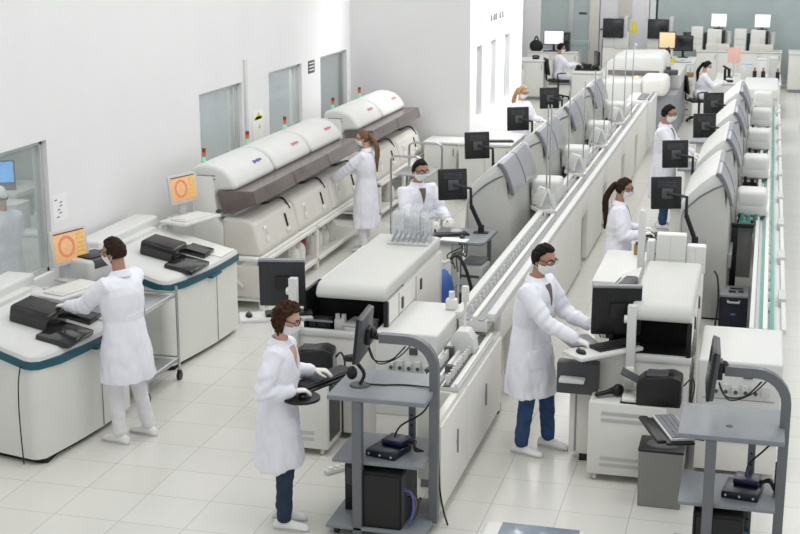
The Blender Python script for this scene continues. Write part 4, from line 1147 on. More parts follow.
# flat white box units on the tracks, in front of the loaders
def flatbox(x0, x1, y0, y1, z, label):
    t = thing('track_unit', label, 'laboratory unit', ((x0 + x1) / 2, y0, 0))
    G().box(x0, x1, y0, y1, .30, z, .02, 3).obj('housing', M['white2'], t)
    G().box(x0 + .01, x1 - .01, y0 + .012, y1 - .02, .06, .30, .004).obj('base', M['white'], t)
    g = G(); g.box(x0 + .05, x1 - .05, y0 - .004, y0 + .002, .66, .665, 0); g.box(x0 + .05, x1 - .05, y0 - .004, y0 + .002, .40, .405, 0); g.obj('panel_seam', M['mgrey'], t)
    g = G(); g.box((x0 + x1) / 2 + .03, (x0 + x1) / 2 + .10, y0 - .012, y0, .84, .90, .004); g.obj('socket', M['dgrey'], t)
    g = G()
    for k in range(6): g.box(x0 + .12 + k * .075, x0 + .17 + k * .075, y0 - .03, y0, .70, .77 + .02 * (k % 2), .005)
    g.obj('connector_row', M['lgrey'], t)
    g = G()
    for k in range(5): g.cyl((x0 + .15 + k * .075, y0 - .035, .73), (x0 + .15 + k * .075, y0 - .03, .73), .016)
    for k in range(4): g.box(x0 + .20 + k * .08, x0 + .25 + k * .08, y0 - .02, y0, .47, .53, .004)
    g.obj('port', M['dgrey'], t, kind='stuff')
    return t
flatbox(-2.97, -2.435, 10.36, 11.36, 1.02, 'flat white box unit beside the tube track, behind the arched table of the curly-haired woman')
flatbox(-.37, .275, 10.44, 11.42, .97, 'flat white box unit behind the arched table at lower right')
t = thing('small_bottle', 'small white capped bottle on the rear corner of the flat white box', 'bottle', (-2.50, 11.16, 1.02), world=False)
g = G(); g.box(-.05, .05, -.04, .04, 0, .10, .018); g.obj('bottle_body', M['bottle'], t); G().cyl((0, 0, .10), (0, 0, .16), .026).obj('cap', M['white2'], t)

# gas cylinder, hoses
t = thing('gas_cylinder', 'blue gas cylinder with white valve between loader and grey desk', 'gas cylinder', (-3.02, 13.0, 0), world=False)
g = G(); rs = []
for z, r in ((.02, .11), (.05, .125), (.72, .125), (.82, .10), (.88, .06), (.90, .035)): rs.append([V((math.cos(q) * r, math.sin(q) * r, z)) for q in [2 * PI * k / 24 for k in range(24)]])
g.rings(rs); g.obj('tank', M['blue'], t)
g = G(); g.cyl((0, 0, .88), (0, 0, .98), .025); g.tube([(-.09, -.03, .94), (0, 0, .95), (.08, .03, .99)], .018, 8); g.ell((-.10, -.035, .93), .035); g.obj('valve', M['white2'], t)
G().cyl((.16, .05, .0), (.16, .05, .86), .012).obj('guard_bar', M['lgrey'], t)
g = G(); g.tube([(-2.96, 13.05, .98), (-2.88, 13.1, 1.02), (-2.78, 13.1, .85), (-2.72, 13.1, .55), (-2.72, 13.1, .02)], .018, 8, smooth=5)
tag(g.obj('hose', M['cable']), 'thick black hose curving down beside the blue cylinder', 'hose')
g = G()
for k in range(4): g.tube([(-3.05 + k * .03, 13.93, .96), (-3.0 + k * .02, 13.8, .94 - .03 * k), (-3.10 + k * .05, 13.6, .90), (-3.0 + .03 * k, 13.4, .86 - .05 * k)], .008, 6, smooth=4)
tag(g.obj('cable_bundle', M['cable']), 'tangle of black cables below the grey desk edge above the blue cylinder', 'cable', kind='stuff')

# ---- operator desks with monitor arm
def monitor_arm(x, y, z, label, aim=0.25, dz=.50, kx=0):
    t = thing('monitor', label, 'monitor', (x, y, z), 0, 'black monitors on arms beside the grey-visored analyzers', world=False)
    m = Matrix.Translation((-.16 + kx, -.02, dz)) @ Matrix.Rotation(aim, 4, 'Z') @ Matrix.Rotation(math.radians(-6), 4, 'X')
    b = G().box(-.162, .162, -.02, .02, -.17, .17, .01, mtx=m).obj('housing', M['black'], t)
    g = G(); g.box(-.155, .155, .019, .023, -.15, .155, .002, mtx=m); g.obj('screen', M['dscreen'], b)
    g = G()
    for k in range(5): g.box(-.10, .10, -.024, -.019, .06 + k * .015, .066 + k * .015, .001, mtx=m)
    g.obj('back_vent', M['dgrey'], b)
    g = G(); g.box(-.06, .06, -.045, -.018, -.06, .05, .008, mtx=m); g.obj('mount', M['dgrey'], b)
    g = G(); p = m @ V((0, -.05, 0)); g.tube([p, (.06 + kx * .3, -.10, dz - .02), (.06 + kx * .3, -.06, dz - .25)], .018, 8); g.tube([(.06 + kx * .3, -.06, dz - .22), (.16, .0, .06)], .026, 8); g.cyl((.16, 0, .0), (.16, 0, .09), .035); g.box(.08, .24, -.05, .05, -.005, .012, .004)
    g.obj('arm', M['black'], t)
    return t
def desk(x0, x1, y0, y1, z, label):
    t = thing('desk', label, 'desk', ((x0 + x1) / 2, y0, 0), group='grey operator desks')
    g = G(); g.prism([(x0, y0), (x1 - .08, y0), (x1 - .02, y0 + .06), (x1, y1), (x0, y1)], 'z', z - .035, z, .006); g.obj('top', M['desk'], t)
    g = G(); g.box(x0 + .10, x0 + .26, y0 + .06, y0 + .12, 0, z - .035, .006); g.obj('leg', M['cream'], t)
    g = G(); g.box(x0 + .10, x0 + .26, y1 - .12, y1 - .06, 0, z - .035, .006); g.obj('leg', M['cream'], t)
    g = G(); g.box(x0 + .27, x1 - .02, y0 + .05, y1 - .02, .40, .43, .004); g.obj('shelf', M['desk'], t)
    g = G(); g.box(x1 - .10, x1 - .06, y1 - .10, y1 - .05, 0, z - .035, .004); g.obj('leg', M['steelgrey'], t)
    return t
D0 = desk(-3.40, -2.76, 13.92, 14.62, .97, 'grey operator desk nearest the camera in the centre row, printer on its shelf')
for k in (1, 2, 3):
    copy_tree(D0, (-3.30, 13.95 + 2.56 * k, 0), label='grey operator desk %s in the centre row' % nth[k])
for k in range(4):
    copy_tree(D0, (-.82 + .02 * k, 14.0 + 2.56 * k, 0), label='grey operator desk %s in the right-hand row' % nth[k])
wm = ['beside the bearded man', 'second in the centre row', 'in front of the blonde woman', 'at the last centre-row analyzer']
MP = [(-3.07, 14.42, -.02), (-3.33, 16.98, 0), (-3.26, 19.55, 0.02), (-3.20, 22.1, 0)]
for k, (x, y, kx) in enumerate(MP): monitor_arm(x, y, .97, 'black monitor on an arm, ' + wm[k], .48, .53 if k == 0 else .56)
wm2 = ['above the desk of the ponytailed woman in the aisle', 'in front of the man standing in the aisle', 'third in the right-hand row', 'by the seated woman with a long ponytail']
for k, (x, y) in enumerate([(-.77, 14.42), (-.85, 17.0), (-.62, 19.6), (-.60, 22.15)]): monitor_arm(x, y, .97, 'black monitor on an arm, ' + wm2[k], .36, .55 if k == 0 else .55)
# desk things
def keyb(x, y, z, rz, label, dark=True, w=.42, d=.15, grp=None):
    t = thing('keyboard', label, 'keyboard', (x, y, z), rz, grp, world=False)
    G().box(-w / 2, w / 2, -d / 2, d / 2, 0, .02, .006).obj('case', M['black' if dark else 'lgrey'], t)
    g = G(); n = int(w / .03)
    for i in range(4):
        for j in range(n): g.box(-w / 2 + .012 + j * (w - .024) / n + .002, -w / 2 + .012 + (j + 1) * (w - .024) / n - .002, -d / 2 + .012 + i * (d - .024) / 4 + .002, -d / 2 + .012 + (i + 1) * (d - .024) / 4 - .002, .02, .027, 0)
    g.obj('keys', M['screenk' if dark else 'keyg'], t, kind='stuff')
    return t
def mouse(x, y, z, rz, label):
    t = thing('mouse', label, 'mouse', (x, y, z), rz, world=False)
    G().ell((0, 0, .012), (.03, .055, .024)).obj('mouse_body', M['black'], t); G().box(-.004, .004, .02, .04, .028, .038, .003).obj('wheel', M['dgrey'], t)
t = keyb(-1.14, 14.62, 1.0, .25, 'dark keyboard under the hands of the ponytailed woman in the aisle')
g = G(); g.tube([(.04, -.05, -.014), (.18, -.10, -.035), (.36, -.17, -.055)], .016, 8); g.obj('support_arm', M['black'], t)
keyb(-3.22, 14.22, .97, .5, 'dark keyboard on the nearest grey desk of the centre row')
mouse(-3.05, 14.10, .97, .3, 'dark mouse on the nearest grey desk of the centre row')
t = thing('paper_sheets', 'white sheets of paper at the front edge of the nearest grey desk', 'paper', (-3.12, 14.03, .97), -.1, world=False)
g = G(); g.box(-.15, .15, -.09, .06, 0, .004, 0); g.obj('sheet', M['paper'], t); G().box(-.13, .10, -.07, .07, .004, .007, 0, mtx=Matrix.Rotation(.2, 4, 'Z')).obj('sheet', M['paper'], t)
t = thing('scanner_cradle', 'pale scanner lying on the nearest grey desk', 'scanner', (-3.16, 14.3, .97), .5, world=False)
g = G(); g.ell((0, 0, .03), (.07, .045, .03)); g.box(-.05, .05, -.03, .03, 0, .02, .008); g.obj('scanner_body', M['lgrey'], t)
t = thing('printer', 'light grey printer on the shelf under the nearest grey desk', 'printer', (-2.95, 14.28, .43), -.08, world=False)
G().box(-.15, .13, -.15, .2, 0, .22, .02, 3).obj('housing', M['lgrey'], t); G().box(-.12, .10, -.06, .22, .22, .26, .012).obj('paper_tray', M['mgrey'], t); G().box(-.11, .10, -.156, -.14, .10, .13, .004).obj('output_slot', M['dgrey'], t)
t = thing('computer_tower', 'black computer under the shelf of the nearest grey desk', 'computer', (-2.96, 14.3, 0), world=False)
G().box(-.14, .16, -.2, .2, 0.01, .34, .01).obj('case', M['black'], t); G().box(-.10, .12, -.206, -.2, .05, .28, .004).obj('front_grille', M['blackm'], t)
t = thing('floor_mat', 'dark grey ribbed box deck between the grey desk and the centre track', 'deck', (-2.6, 14.3, .0), world=False)
G().box(-.10, .14, -.5, .6, .30, .42, .006).obj('deck_plate', M['dgrey'], t); G().box(-.09, .12, -.48, .58, 0, .30, .004).obj('case', M['black'], t)
g = G()
for k in range(9): g.box(-.09, .13, -.45 + k * .11, -.42 + k * .11, .42, .428, .002)
g.obj('ribs', M['black'], t)
# dark computer tower in front of the first right-hand analyzer
t = thing('power_unit', 'dark navy tower unit with grey lid and front handle, in front of the right-hand analyzer', 'computer', (-.18, 14.93, 0), world=False)
G().box(-.15, .15, -.22, .2, .01, .36, .012).obj('case', M['navy'], t); 
l = G().box(-.152, .152, -.222, .2, .345, .375, .01).obj('lid', M['mgrey'], t, label='grey lid'); g = G(); g.box(-.06, .02, -.12, -.02, .372, .378, .004); g.box(.04, .10, -.10, .0, .372, .378, .004); g.box(-.05, .09, .03, .10, .372, .378, .004); g.obj('lid_opening', M['black'], l)
g = G(); g.tube([(-.06, -.225, .31), (-.06, -.25, .30), (.06, -.25, .30), (.06, -.225, .31)], .012, 8); g.obj('handle', M['lgrey'], t); G().ell((0, -.222, .16), (.03, .004, .012)).obj('badge', M['blue'], t)
t = thing('frame_post', 'black upright frame behind the dark navy tower', 'frame', (-.16, 15.6, 0), world=False)
g = G(); g.box(-.10, -.03, 0, .05, .0, .95, .004); g.box(-.10, .14, 0, .05, .93, .98, .004); g.obj('upright', M['black'], t)
g = G(); g.tube([(-.40, 14.75, .62), (-.36, 14.7, .55), (-.34, 14.68, .3), (-.36, 14.66, .03)], .010, 6, smooth=5); tag(g.obj('cable', M['cable']), 'black cable hanging between the white-lidded loader and the navy tower', 'cable')

# clear tube racks on the left loader lid
for k, (x, y, w, h) in enumerate(((-3.23, 12.14, .12, .26), (-3.09, 12.2, .12, .29), (-2.97, 12.16, .11, .25))):
    t = thing('clear_tube_rack', 'clear acrylic tube rack on the loader lid, %s of three' % ['left', 'middle', 'right'][k], 'tube rack', (x, y, 1.375), .05, 'clear tube racks on the loader lid', world=False)
    g = G()
    for z in (0.004, h * .5, h): g.box(-w / 2, w / 2, -.10, .10, z, z + .006, 0)
    for a in (-w / 2, w / 2 - .004): g.box(a, a + .004, -.10, .10, 0, h, 0)
    g.obj('rack_plates', M['acr'], t)
    g = G()
    for a in (-.035, 0, .035):
        for b in (-.08, -.03, .03, .08): g.cyl((a, b, .01), (a, b, h + .03), .006, n=6)
    g.obj('tubes', M['acr2'], t, kind='stuff')
t = thing('pipette_rack', 'row of slanting grey pipette tips in front of the clear racks on the lid', 'rack', (-3.10, 11.96, 1.375), world=False)
G().box(-.20, .19, -.04, .05, 0, .03, .006).obj('base', M['acr2'], t)
g = G()
for k in range(7): g.cyl((-.15 + k * .05, -.02, .03), (-.11 + k * .05, .03, .12), .009, n=8)
g.obj('tips', M['mgrey'], t, kind='stuff')
# white cartons on the right loader lid
CT = [(-.72, 12.22, .26, .14, .34, 'tall white carton in the middle behind the right loader lid'), (-.50, 12.25, .17, .14, .24, 'low white carton at the right edge behind the right loader lid'), (-.90, 12.24, .07, .12, .27, 'narrow white carton at the left behind the right loader lid')]
for x, y, w, d, h, lb in CT:
    t = thing('carton', lb, 'carton', (x, y, 1.22), .03, 'white cartons behind the right loader lid', world=False)
    G().box(-w / 2, w / 2, -d / 2, d / 2, 0, h, .004).obj('carton_body', M['white2'], t)
    g = G(); g.box(-w / 2 + .006, w / 2 - .006, -d / 2 - .001, -d / 2 + .001, h * .32, h * .36, 0); g.box(-.01, -.004, -d / 2 - .001, -d / 2 + .001, .01, h - .01, 0); g.obj('seam', M['lgrey'], t)
    g = G(); g.box(-w / 2 + .01, w / 2 - .01, -d / 2 + .01, d / 2 - .01, h, h + .006, .002); g.obj('flap', M['white'], t)
t = thing('white_post', 'tall white square post standing left of the cartons', 'post', (-.985, 12.2, 1.05), world=False)
G().box(-.032, .032, -.03, .03, 0, .70, .01).obj('post_body', M['white2'], t); G().ell((0, 0, .70), (.032, .03, .03)).obj('cap', M['white2'], t)
t = thing('side_shelf', 'flat white shelf beside the right loader, lit from above, in front of the ponytailed woman', 'shelf', (-1.2, 12.9, 0), world=False)
G().box(-.24, .18, -.55, .75, 1.0, 1.05, .012).obj('top', M['white2'], t); G().box(-.20, .14, -.5, .7, .05, 1.0, .006).obj('body', M['white'], t)
t = thing('brown_bottle', 'small amber bottle behind the white shelf by the ponytailed woman', 'bottle', (-1.13, 13.5, 1.05), world=False)
G().cyl((0, 0, 0), (0, 0, .10), .035).obj('bottle_body', M['carton'], t); G().cyl((0, 0, .10), (0, 0, .13), .02).obj('cap', M['black'], t)

# ---- arched tables in the foreground
def arched_table(x0, x1, y0, y1, z, label, ya=.28):
    t = thing('arched_table', label, 'table', ((x0 + x1) / 2, (y0 + y1) / 2, 0), group='grey arched tables')
    G().box(x0, x1, y0, y1, z - .035, z, .006).obj('table_top', M['desk'], t)
    lx = x0 + .215
    xr = x1 + .0
    yl = y0 + ya
    g = G(); yk = y0 + .035; g.box(lx - .035, lx + .035, yk - .035, yk + .035, .0, z - .035, .006); g.obj('leg', M['steelgrey'], t)
    g = G(); g.box(x0 + .45, x0 + .50, y1 - .08, y1 - .04, .06, z - .035, .006); l = g.obj('leg', M['steelgrey'], t)
    g = G()
    for k in range(9): g.cyl((x0 + .475, y1 - .083, .2 + k * .08), (x0 + .475, y1 - .078, .2 + k * .08), .008, n=8)
    g.obj('holes', M['black'], l)
    # arch: right leg rises above the top and bends over to the left
    zt = 1.42; r = .20; pts = [(xr, 0.06), (xr, zt - r)] + [(xr - r + r * math.cos(a), zt - r + r * math.sin(a)) for a in (.26, .52, .79, 1.05, 1.31)] + [(xr - r, zt), (xr - .40, zt)]
    g = G(); w = .032; rs = []
    for i, p in enumerate(pts):
        a = pts[max(i - 1, 0)]; b = pts[min(i + 1, len(pts) - 1)]; d = V((b[0] - a[0], b[1] - a[1])).normalized(); nx, nz = -d.y, d.x
        rs.append([V((p[0] + nx * s1 * w, yl + s2 * .03, p[1] + nz * s1 * w)) for s1, s2 in ((1, 1), (1, -1), (-1, -1), (-1, 1))])
    g.rings(rs); g.obj('arch', M['steelgrey'], t, angle=.5)
    G().box(x0 + .02, x1 - .03, y0 + .04, y1 - .02, .545, .57, .004).obj('shelf', M['desk'], t)
    G().box(x0 - .02, x1 + .0, y0 + .0, y1, .055, .08, .004).obj('base_shelf', M['desk'], t)
    for (a, b) in ((x0 + .05, y0 + .05), (x1 - .02, y0 + .08), (x0 + .05, y1 - .05), (x1 - .05, y1 - .05)):
        g = G(); g.cyl((a - .015, b, .03), (a + .015, b, .03), .03); g.obj('caster', M['black'], t)
    g = G(); g.box(x1 - .04, x1 + .0, yl + .036, yl + .04, .5, .8, .002); g.obj('cable_clip', M['black'], t)
    return t
arched_table(-2.83, -2.12, 8.65, 9.28, 1.06, 'grey arched table at the hands of the curly-haired woman, scanner on top')
arched_table(-.405, .265, 8.53, 9.14, 1.06, 'grey arched table at lower right with only a grommet on its top')
t = thing('table_grommet', 'small dark cable grommet in the bare grey table top at lower right', 'grommet', (-.085, 8.74, 1.06), world=False)
G().cyl((0, 0, 0), (0, 0, .004), .022).obj('ring', M['dgrey'], t)

def side_monitor(x, y, z, label, rz=0):
    t = thing('monitor', label, 'monitor', (x, y, z), rz, world=False)
    m = Matrix.Rotation(math.radians(6), 4, 'Y')
    b = G().box(-.035, .012, -.20, .20, -.165, .165, .012, mtx=m).obj('housing', M['dgrey'], t)
    G().box(-.039, -.034, -.185, .185, -.15, .15, .002, mtx=m).obj('screen', M['dscreen'], b)
    G().box(-.036, -.012, -.203, .203, -.168, .168, .006, mtx=m).obj('bezel', M['black'], b)
    g = G(); g.box(.01, .05, -.06, .06, -.06, .06, .008); g.cyl((.04, 0, 0), (.10, 0, -.01), .025); g.ell((.06, 0, .02), (.03, .04, .04)); g.obj('mount', M['black'], t)
    g = G(); g.tube([(.03, -.03, -.09), (.08, -.05, -.17), (.2, -.05, -.16), (.30, -.03, -.06)], .006, 6, smooth=6); g.tube([(.03, .0, -.09), (.1, -.03, -.20), (.24, -.03, -.15), (.33, -.02, -.06)], .005, 6, smooth=6); g.obj('cable', M['cable'], t)
    return t
side_monitor(-2.64, 8.97, 1.42, 'black monitor seen edge-on at the end of the arch by the curly-haired woman', math.radians(4))
side_monitor(-.20, 8.82, 1.42, 'black monitor seen edge-on at the end of the arch at lower right', math.radians(3))

# things on the woman's table
t = thing('hand_scanner', 'black barcode scanner on a gooseneck stand on the grey table', 'scanner', (-2.66, 8.90, 1.06), .2, world=False)
G().cyl((0, 0, 0), (0, 0, .012), .075, .068, n=24).obj('base', M['dgrey'], t)
g = G(); g.tube([(.0, 0, .01), (.03, .02, .08), (-.02, .04, .15), (-.08, .05, .19)], [.012, .012, .014, .016], 8, smooth=4); g.obj('neck', M['black'], t)
g = G(); g.limb([(-.05, .05, .19), (-.10, .055, .185)], [.03, .026]); g.ell((-.055, -.015, .10), (.04, .035, .05)); g.obj('scanner_head', M['black'], t)
g = G(); g.tube([(-2.62, 8.92, 1.07), (-2.5, 8.94, 1.066), (-2.35, 8.98, 1.066), (-2.15, 8.96, 1.07)], .006, 6, smooth=5); tag(g.obj('cable', M['cable']), 'black scanner cable running over the grey table to the arch leg', 'cable')
t = thing('keyboard_tray', 'black tilted keyboard tray hinged to the left of the arched table', 'keyboard tray', (-3.02, 9.12, .985), math.radians(66), world=False)
G().box(-.34, .34, -.11, .11, 0, .018, .008).obj('tray', M['black'], t)
g = G(); g.tube([(0, -.08, .0), (0, -.16, -.035), (0, -.3, -.04)], .016, 8); g.obj('hinge_arm', M['dgrey'], t)
keyb(-3.01, 9.14, 1.003, math.radians(66), 'long black keyboard under the left hand of the curly-haired woman', True, .56, .17)
t = thing('mouse_platform', 'black rounded mouse platform under the right hand of the curly-haired woman', 'mouse pad', (-3.04, 8.72, .985), .3, world=False)
G().cyl((0, 0, 0), (0, 0, .018), .135, n=28).obj('platform', M['black'], t); g = G(); g.tube([(.0, .1, .008), (.08, .22, -.01), (.12, .3, -.02)], .014, 8); g.obj('support_arm', M['dgrey'], t)
mouse(-3.03, 8.715, 1.003, .4, 'black mouse held by the curly-haired woman')
def blue_box(x, y, z, rz, label):
    t = thing('switch_box', label, 'electronic device', (x, y, z), rz, 'dark blue cable boxes on the arched tables', world=False)
    G().box(-.12, .12, -.16, .10, 0, .05, .008).obj('case', M['navy'], t)
    G().box(-.07, .10, -.02, .14, .05, .09, .01).obj('top_unit', M['dblue'], t)
    g = G()
    for k in range(3): g.cyl((-.09 + k * .09, -.165, .025), (-.09 + k * .09, -.158, .025), .008, n=8)
    g.obj('front_button', M['lgrey'], t)
    g = G()
    for k in range(4): g.tube([(.10, .02 + k * .02, .06), (.16, .03 + k * .02, .08), (.20, .0, .04 + .01 * k), (.24, .05, .03)], .006, 6, smooth=4)
    g.obj('cables', M['cable'], t)
    return t
b0 = blue_box(-2.44, 8.93, .57, -.25, 'dark blue cable box on the middle shelf of the arched table by the curly-haired woman')
copy_tree(b0, (.03, 8.84, .57), -.15, 'dark blue cable box on the middle shelf of the lower right arched table')
def tower(x, y, z, label):
    t = thing('computer_tower', label, 'computer', (x, y, z), 0, world=False)
    G().box(-.17, .14, -.22, .26, 0, .42, .008).obj('case', M['blackm'], t)
    G().box(-.18, -.165, -.23, .26, 0, .425, .006).obj('front_panel', M['black'], t)
    g = G(); g.box(-.16, .13, -.227, -.218, .01, .40, .003); g.obj('side_panel', M['black'], t)
    g = G(); g.box(.14, .148, -.20, .20, .02, .40, .002); g.obj('rear_plate', M['dgrey'], t)
    for k, mm in enumerate(('blue', 'red', 'gcable', 'cable', 'gcable', 'cable')):
        g = G(); yy = -.15 + k * .04; g.tube([(.14, yy, .28 - k * .03), (.20, yy, .26 - k * .03), (.22, yy - .02, .15), (.19, yy - .03, .02)], .008, 6, smooth=4); g.box(.138, .165, yy - .012, yy + .012, .27 - k * .03, .29 - k * .03, .003); g.obj('plug_lead', M[mm], t)
    return t
tower(-2.44, 8.90, .08, 'black computer tower with coloured leads under the table of the curly-haired woman')
tower(-.10, 8.78, .08, 'black computer tower on the bottom shelf of the lower right arched table')
t = thing('computer_tower', 'slim black computer standing behind the left leg of the arched table', 'computer', (-2.74, 9.08, .08), world=False)
G().box(-.05, .05, -.15, .15, 0, .36, .006).obj('case', M['black'], t); G().box(-.04, .04, -.155, -.149, .2, .33, .003).obj('front_panel', M['dgrey'], t)
t = thing('power_strip', 'white power strip on the floor at the left of the arched table', 'power strip', (-3.10, 9.80, -.03), .9, world=False)
G().box(-.14, .14, -.03, .03, 0.03, .07, .01).obj('strip_body', M['white2'], t)
g = G()
for k in range(4): g.box(-.11 + k * .065, -.07 + k * .065, -.02, .02, .07, .085, .004)
g.obj('socket', M['white'], t)
t['label'] = 'white power strip on the floor left of the arched table of the curly-haired woman'
g = G(); g.tube([(-2.14, 8.98, 1.0), (-2.25, 9.1, .82), (-2.40, 9.08, .72), (-2.43, 9.0, .665)], .007, 6, smooth=6); tag(g.obj('cable', M['cable']), 'black cable sagging under the grey table of the curly-haired woman', 'cable')
g = G(); g.tube([(.25, 8.84, 1.0), (.14, 8.96, .82), (.06, 8.98, .72), (.04, 8.90, .665)], .007, 6, smooth=6); tag(g.obj('cable', M['cable']), 'black cable sagging under the bare table at lower right', 'cable')
g = G(); g.tube([(-2.12, 8.93, .95), (-2.10, 8.97, .6), (-2.09, 8.99, .3), (-2.07, 9.02, .12), (-2.03, 9.0, .01)], .007, 6, smooth=5); tag(g.obj('cable', M['cable']), 'thin black cable hanging down beside the arch leg to the floor', 'cable')

# UPS cabinets and printers beside the tables
def ups(x, y, label, w, flip=1):
    t = thing('power_cabinet', label, 'cabinet', (x, y, 0), 0, 'beige power cabinets on casters', world=False)
    G().box(0, w, 0, .36, .06, .655, .012).obj('case', M['cream'], t)
    g = G()
    for z in (.50, .555, .13, .185):
        g = G(); g.box(.10, w * .72, -.002, .003, z, z + .032, 0)
        for k in range(4): g.box(.105, w * .72 - .005, -.004, .003, z + .003 + k * .007, z + k * .007 + .007, 0)
        g.obj('vent', M['lgrey'], t)
    for a in (.06, w - .06):
        for b in (.05, .31):
            g = G(); g.cyl((a - .012, b, .03), (a + .012, b, .03), .03); g.box(a - .015, a + .015, b - .012, b + .012, .03, .06, .003); g.obj('caster', M['beige'], t)
    return t
u0 = ups(-1.17, 10.12, 'beige vented power cabinet with a printer on top, left of the grey bin', .60)
u1 = ups(-3.70, 10.05, 'beige vented power cabinet behind the hands of the curly-haired woman', .42)
g = G(); g.box(.420, .426, .04, .32, .12, .60, .003); o = g.obj('side_panel', M['dgrey'], u1)
def black_printer(x, y, z, rz, label):
    t = thing('printer', label, 'printer', (x, y, z), rz, 'black desktop printers', world=False)
    pf = [(-.17, 0), (-.17, .17), (-.12, .22), (.10, .25), (.17, .22), (.17, 0)]
    G().prism(pf, 'y', -.115, .115, .015, 2).obj('housing', M['black'], t)
    G().box(-.10, .12, -.08, .08, .225, .245, .01).obj('top_cover', M['dgrey'], t)
    m = Matrix.Translation((-.16, 0, .17)) @ Matrix.Rotation(math.radians(25), 4, 'Y'); G().box(-.15, .0, -.08, .08, -.006, .006, .004, mtx=m).obj('paper_tray', M['dgrey'], t)
    g = G(); g.box(.17, .176, -.09, .09, .03, .19, .004); g.obj('rear_panel', M['mgrey'], t)
    return t
p0 = black_printer(-3.44, 10.2, .655, .15, 'black printer on the beige cabinet behind the hands of the curly-haired woman')
copy_tree(p0, (-.64, 10.24, .655), 0.0, 'black printer on the beige power cabinet above the grey bin')
t = thing('paper_stack', 'white paper in a dark tray at the left of the black printer on the right', 'paper', (-.86, 10.22, .655), world=False)
G().box(-.07, .06, -.08, .07, 0, .012, .003).obj('tray', M['black'], t); G().box(-.06, .055, -.07, .06, .012, .04, .003).obj('sheets', M['paper'], t)
t = thing('hand_scanner', 'black hand scanner lying on the beige power cabinet', 'scanner', (-1.02, 10.28, .655), .6, world=False)
g = G(); g.limb([(-.12, 0, .03), (-.03, 0, .04), (.03, 0, .05)], [.018, .02, .03]); g.ell((.06, -.01, .05), (.05, .04, .05)); g.obj('scanner_body', M['black'], t)
G().box(.02, .10, .0, .06, .05, .22, .02).obj('bottle_body', M['bottle'], thing('spray_bottle', 'pale bottle standing behind the hand scanner', 'bottle', (-.95, 10.38, .655), world=False))
g = G(); g.tube([(-.46, 10.25, .80), (-.40, 10.27, .86), (-.38, 10.28, .78), (-.40, 10.3, .6), (-.37, 10.3, .52)], .006, 6, smooth=5); tag(g.obj('cable', M['cable']), 'black power lead looping at the right of the black printer', 'cable')
g = G(); g.tube([(-3.27, 10.25, .80), (-3.23, 10.27, .84), (-3.20, 10.28, .75), (-3.23, 10.3, .6), (-3.23, 10.3, .1)], .008, 6, smooth=5); tag(g.obj('cable', M['cable']), 'black lead hanging behind the black printer of the left table', 'cable')

# grey bin with black keyboard tray over it
t = thing('waste_bin', 'grey rectangular bin with black top tray, left of the lower right table', 'bin', (-.575, 9.87, 0), world=False)
g = G(); rs = []
for z, k in ((0, .94), (.02, .96), (.44, 1.0)):
    rs.append([V((sx * .165 * k, sy * .15 * k, z)) for sx, sy in ((-1, -1), (1, -1), (1, 1), (-1, 1))])
g.rings(rs); g.obj('bin_body', M['bin'], t)
G().box(-.17, .17, -.155, .155, .44, .462, .01).obj('rim', M['black'], t); g = G(); g.ell((0, -.02, .46), (.12, .09, .03)); g.obj('swing_lid', M['dgrey'], t)
t = thing('keyboard_tray', 'black keyboard arm reaching from the lower right table over the grey bin', 'keyboard tray', (-.49, 9.30, .80), math.radians(-70), world=False)
G().box(-.26, .26, -.10, .10, -.03, -.008, .008).obj('tray', M['black'], t); G().box(-.25, .25, -.17, -.10, -.02, .012, .015).obj('wrist_rest', M['black'], t)
g = G(); g.tube([(.05, .10, -.04), (.1, .2, -.05), (.05, .35, .10)], .018, 8); g.box(-.06, .1, -.05, .08, -.09, -.03, .01); g.obj('support_arm', M['dgrey'], t)
keyb(-.475, 9.305, .795, math.radians(-70), 'grey-keyed keyboard on the black arm beside the lower right table', False, .48, .17)

# monitors on white posts with white keyboard trays at the loaders
def post_monitor(x, y, label, rz):
    t = thing('monitor', label, 'monitor', (x, y, .95 if x > -2 else .985), 0, 'dark monitors on white posts', world=False)
    m = Matrix.Translation((-.13, .10, .34)) @ Matrix.Rotation(rz, 4, 'Z') @ Matrix.Rotation(math.radians(5), 4, 'X')
    b = G().box(-.20, .19, -.02, .025, -.205, .20, .012, mtx=m).obj('housing', M['slate' if x < -3 else 'black'], t)
    G().box(-.185, .175, .024, .028, -.19, .185, .002, mtx=m).obj('screen', M['dscreen'], b)
    G().box(-.20, .19, -.022, .027, .19, .212, .006, mtx=m).obj('top_edge', M['mgrey'], b)
    G().box(-.06, .07, -.05, -.02, -.05, .07, .008, mtx=m).obj('mount', M['black'], b)
    G().box(-.035, .035, -.04, .03, -.25, .42, .008).obj('post', M['white2'], t)
    g = G(); g.cyl((-.06, .0, .30), (.03, 0, .30), .032); g.box(-.045, .045, -.05, .03, -.26, -.22, .006); g.obj('bracket', M['white'], t)
    return t
post_monitor(-3.69, 10.44, 'dark monitor on a white post behind the head of the curly-haired woman', .20)
post_monitor(-.89, 10.44, 'black monitor on a white post in front of the man in jeans', .20)
def loader_tray(x, y, z, rz, label, kl, ml):
    t = thing('keyboard_tray', label, 'keyboard tray', (x, y, z), rz, world=False)
    G().box(-.32, .30, -.13, .13, 0, .035, .014).obj('tray', M['white2'], t)
    g = G(); g.tube([(.1, .0, -.02), (.2, .12, -.05), (.3, .16, -.06)], .018, 8); g.obj('support_arm', M['lgrey'], t)
    m = Matrix.Translation((x, y, z + .035)) @ Matrix.Rotation(rz, 4, 'Z')
    p = m @ V((.10, .0, 0)); keyb(p.x, p.y, p.z, rz, kl, True, .40, .16)
    p = m @ V((-.24, -.02, 0)); mouse(p.x, p.y, p.z, rz, ml)
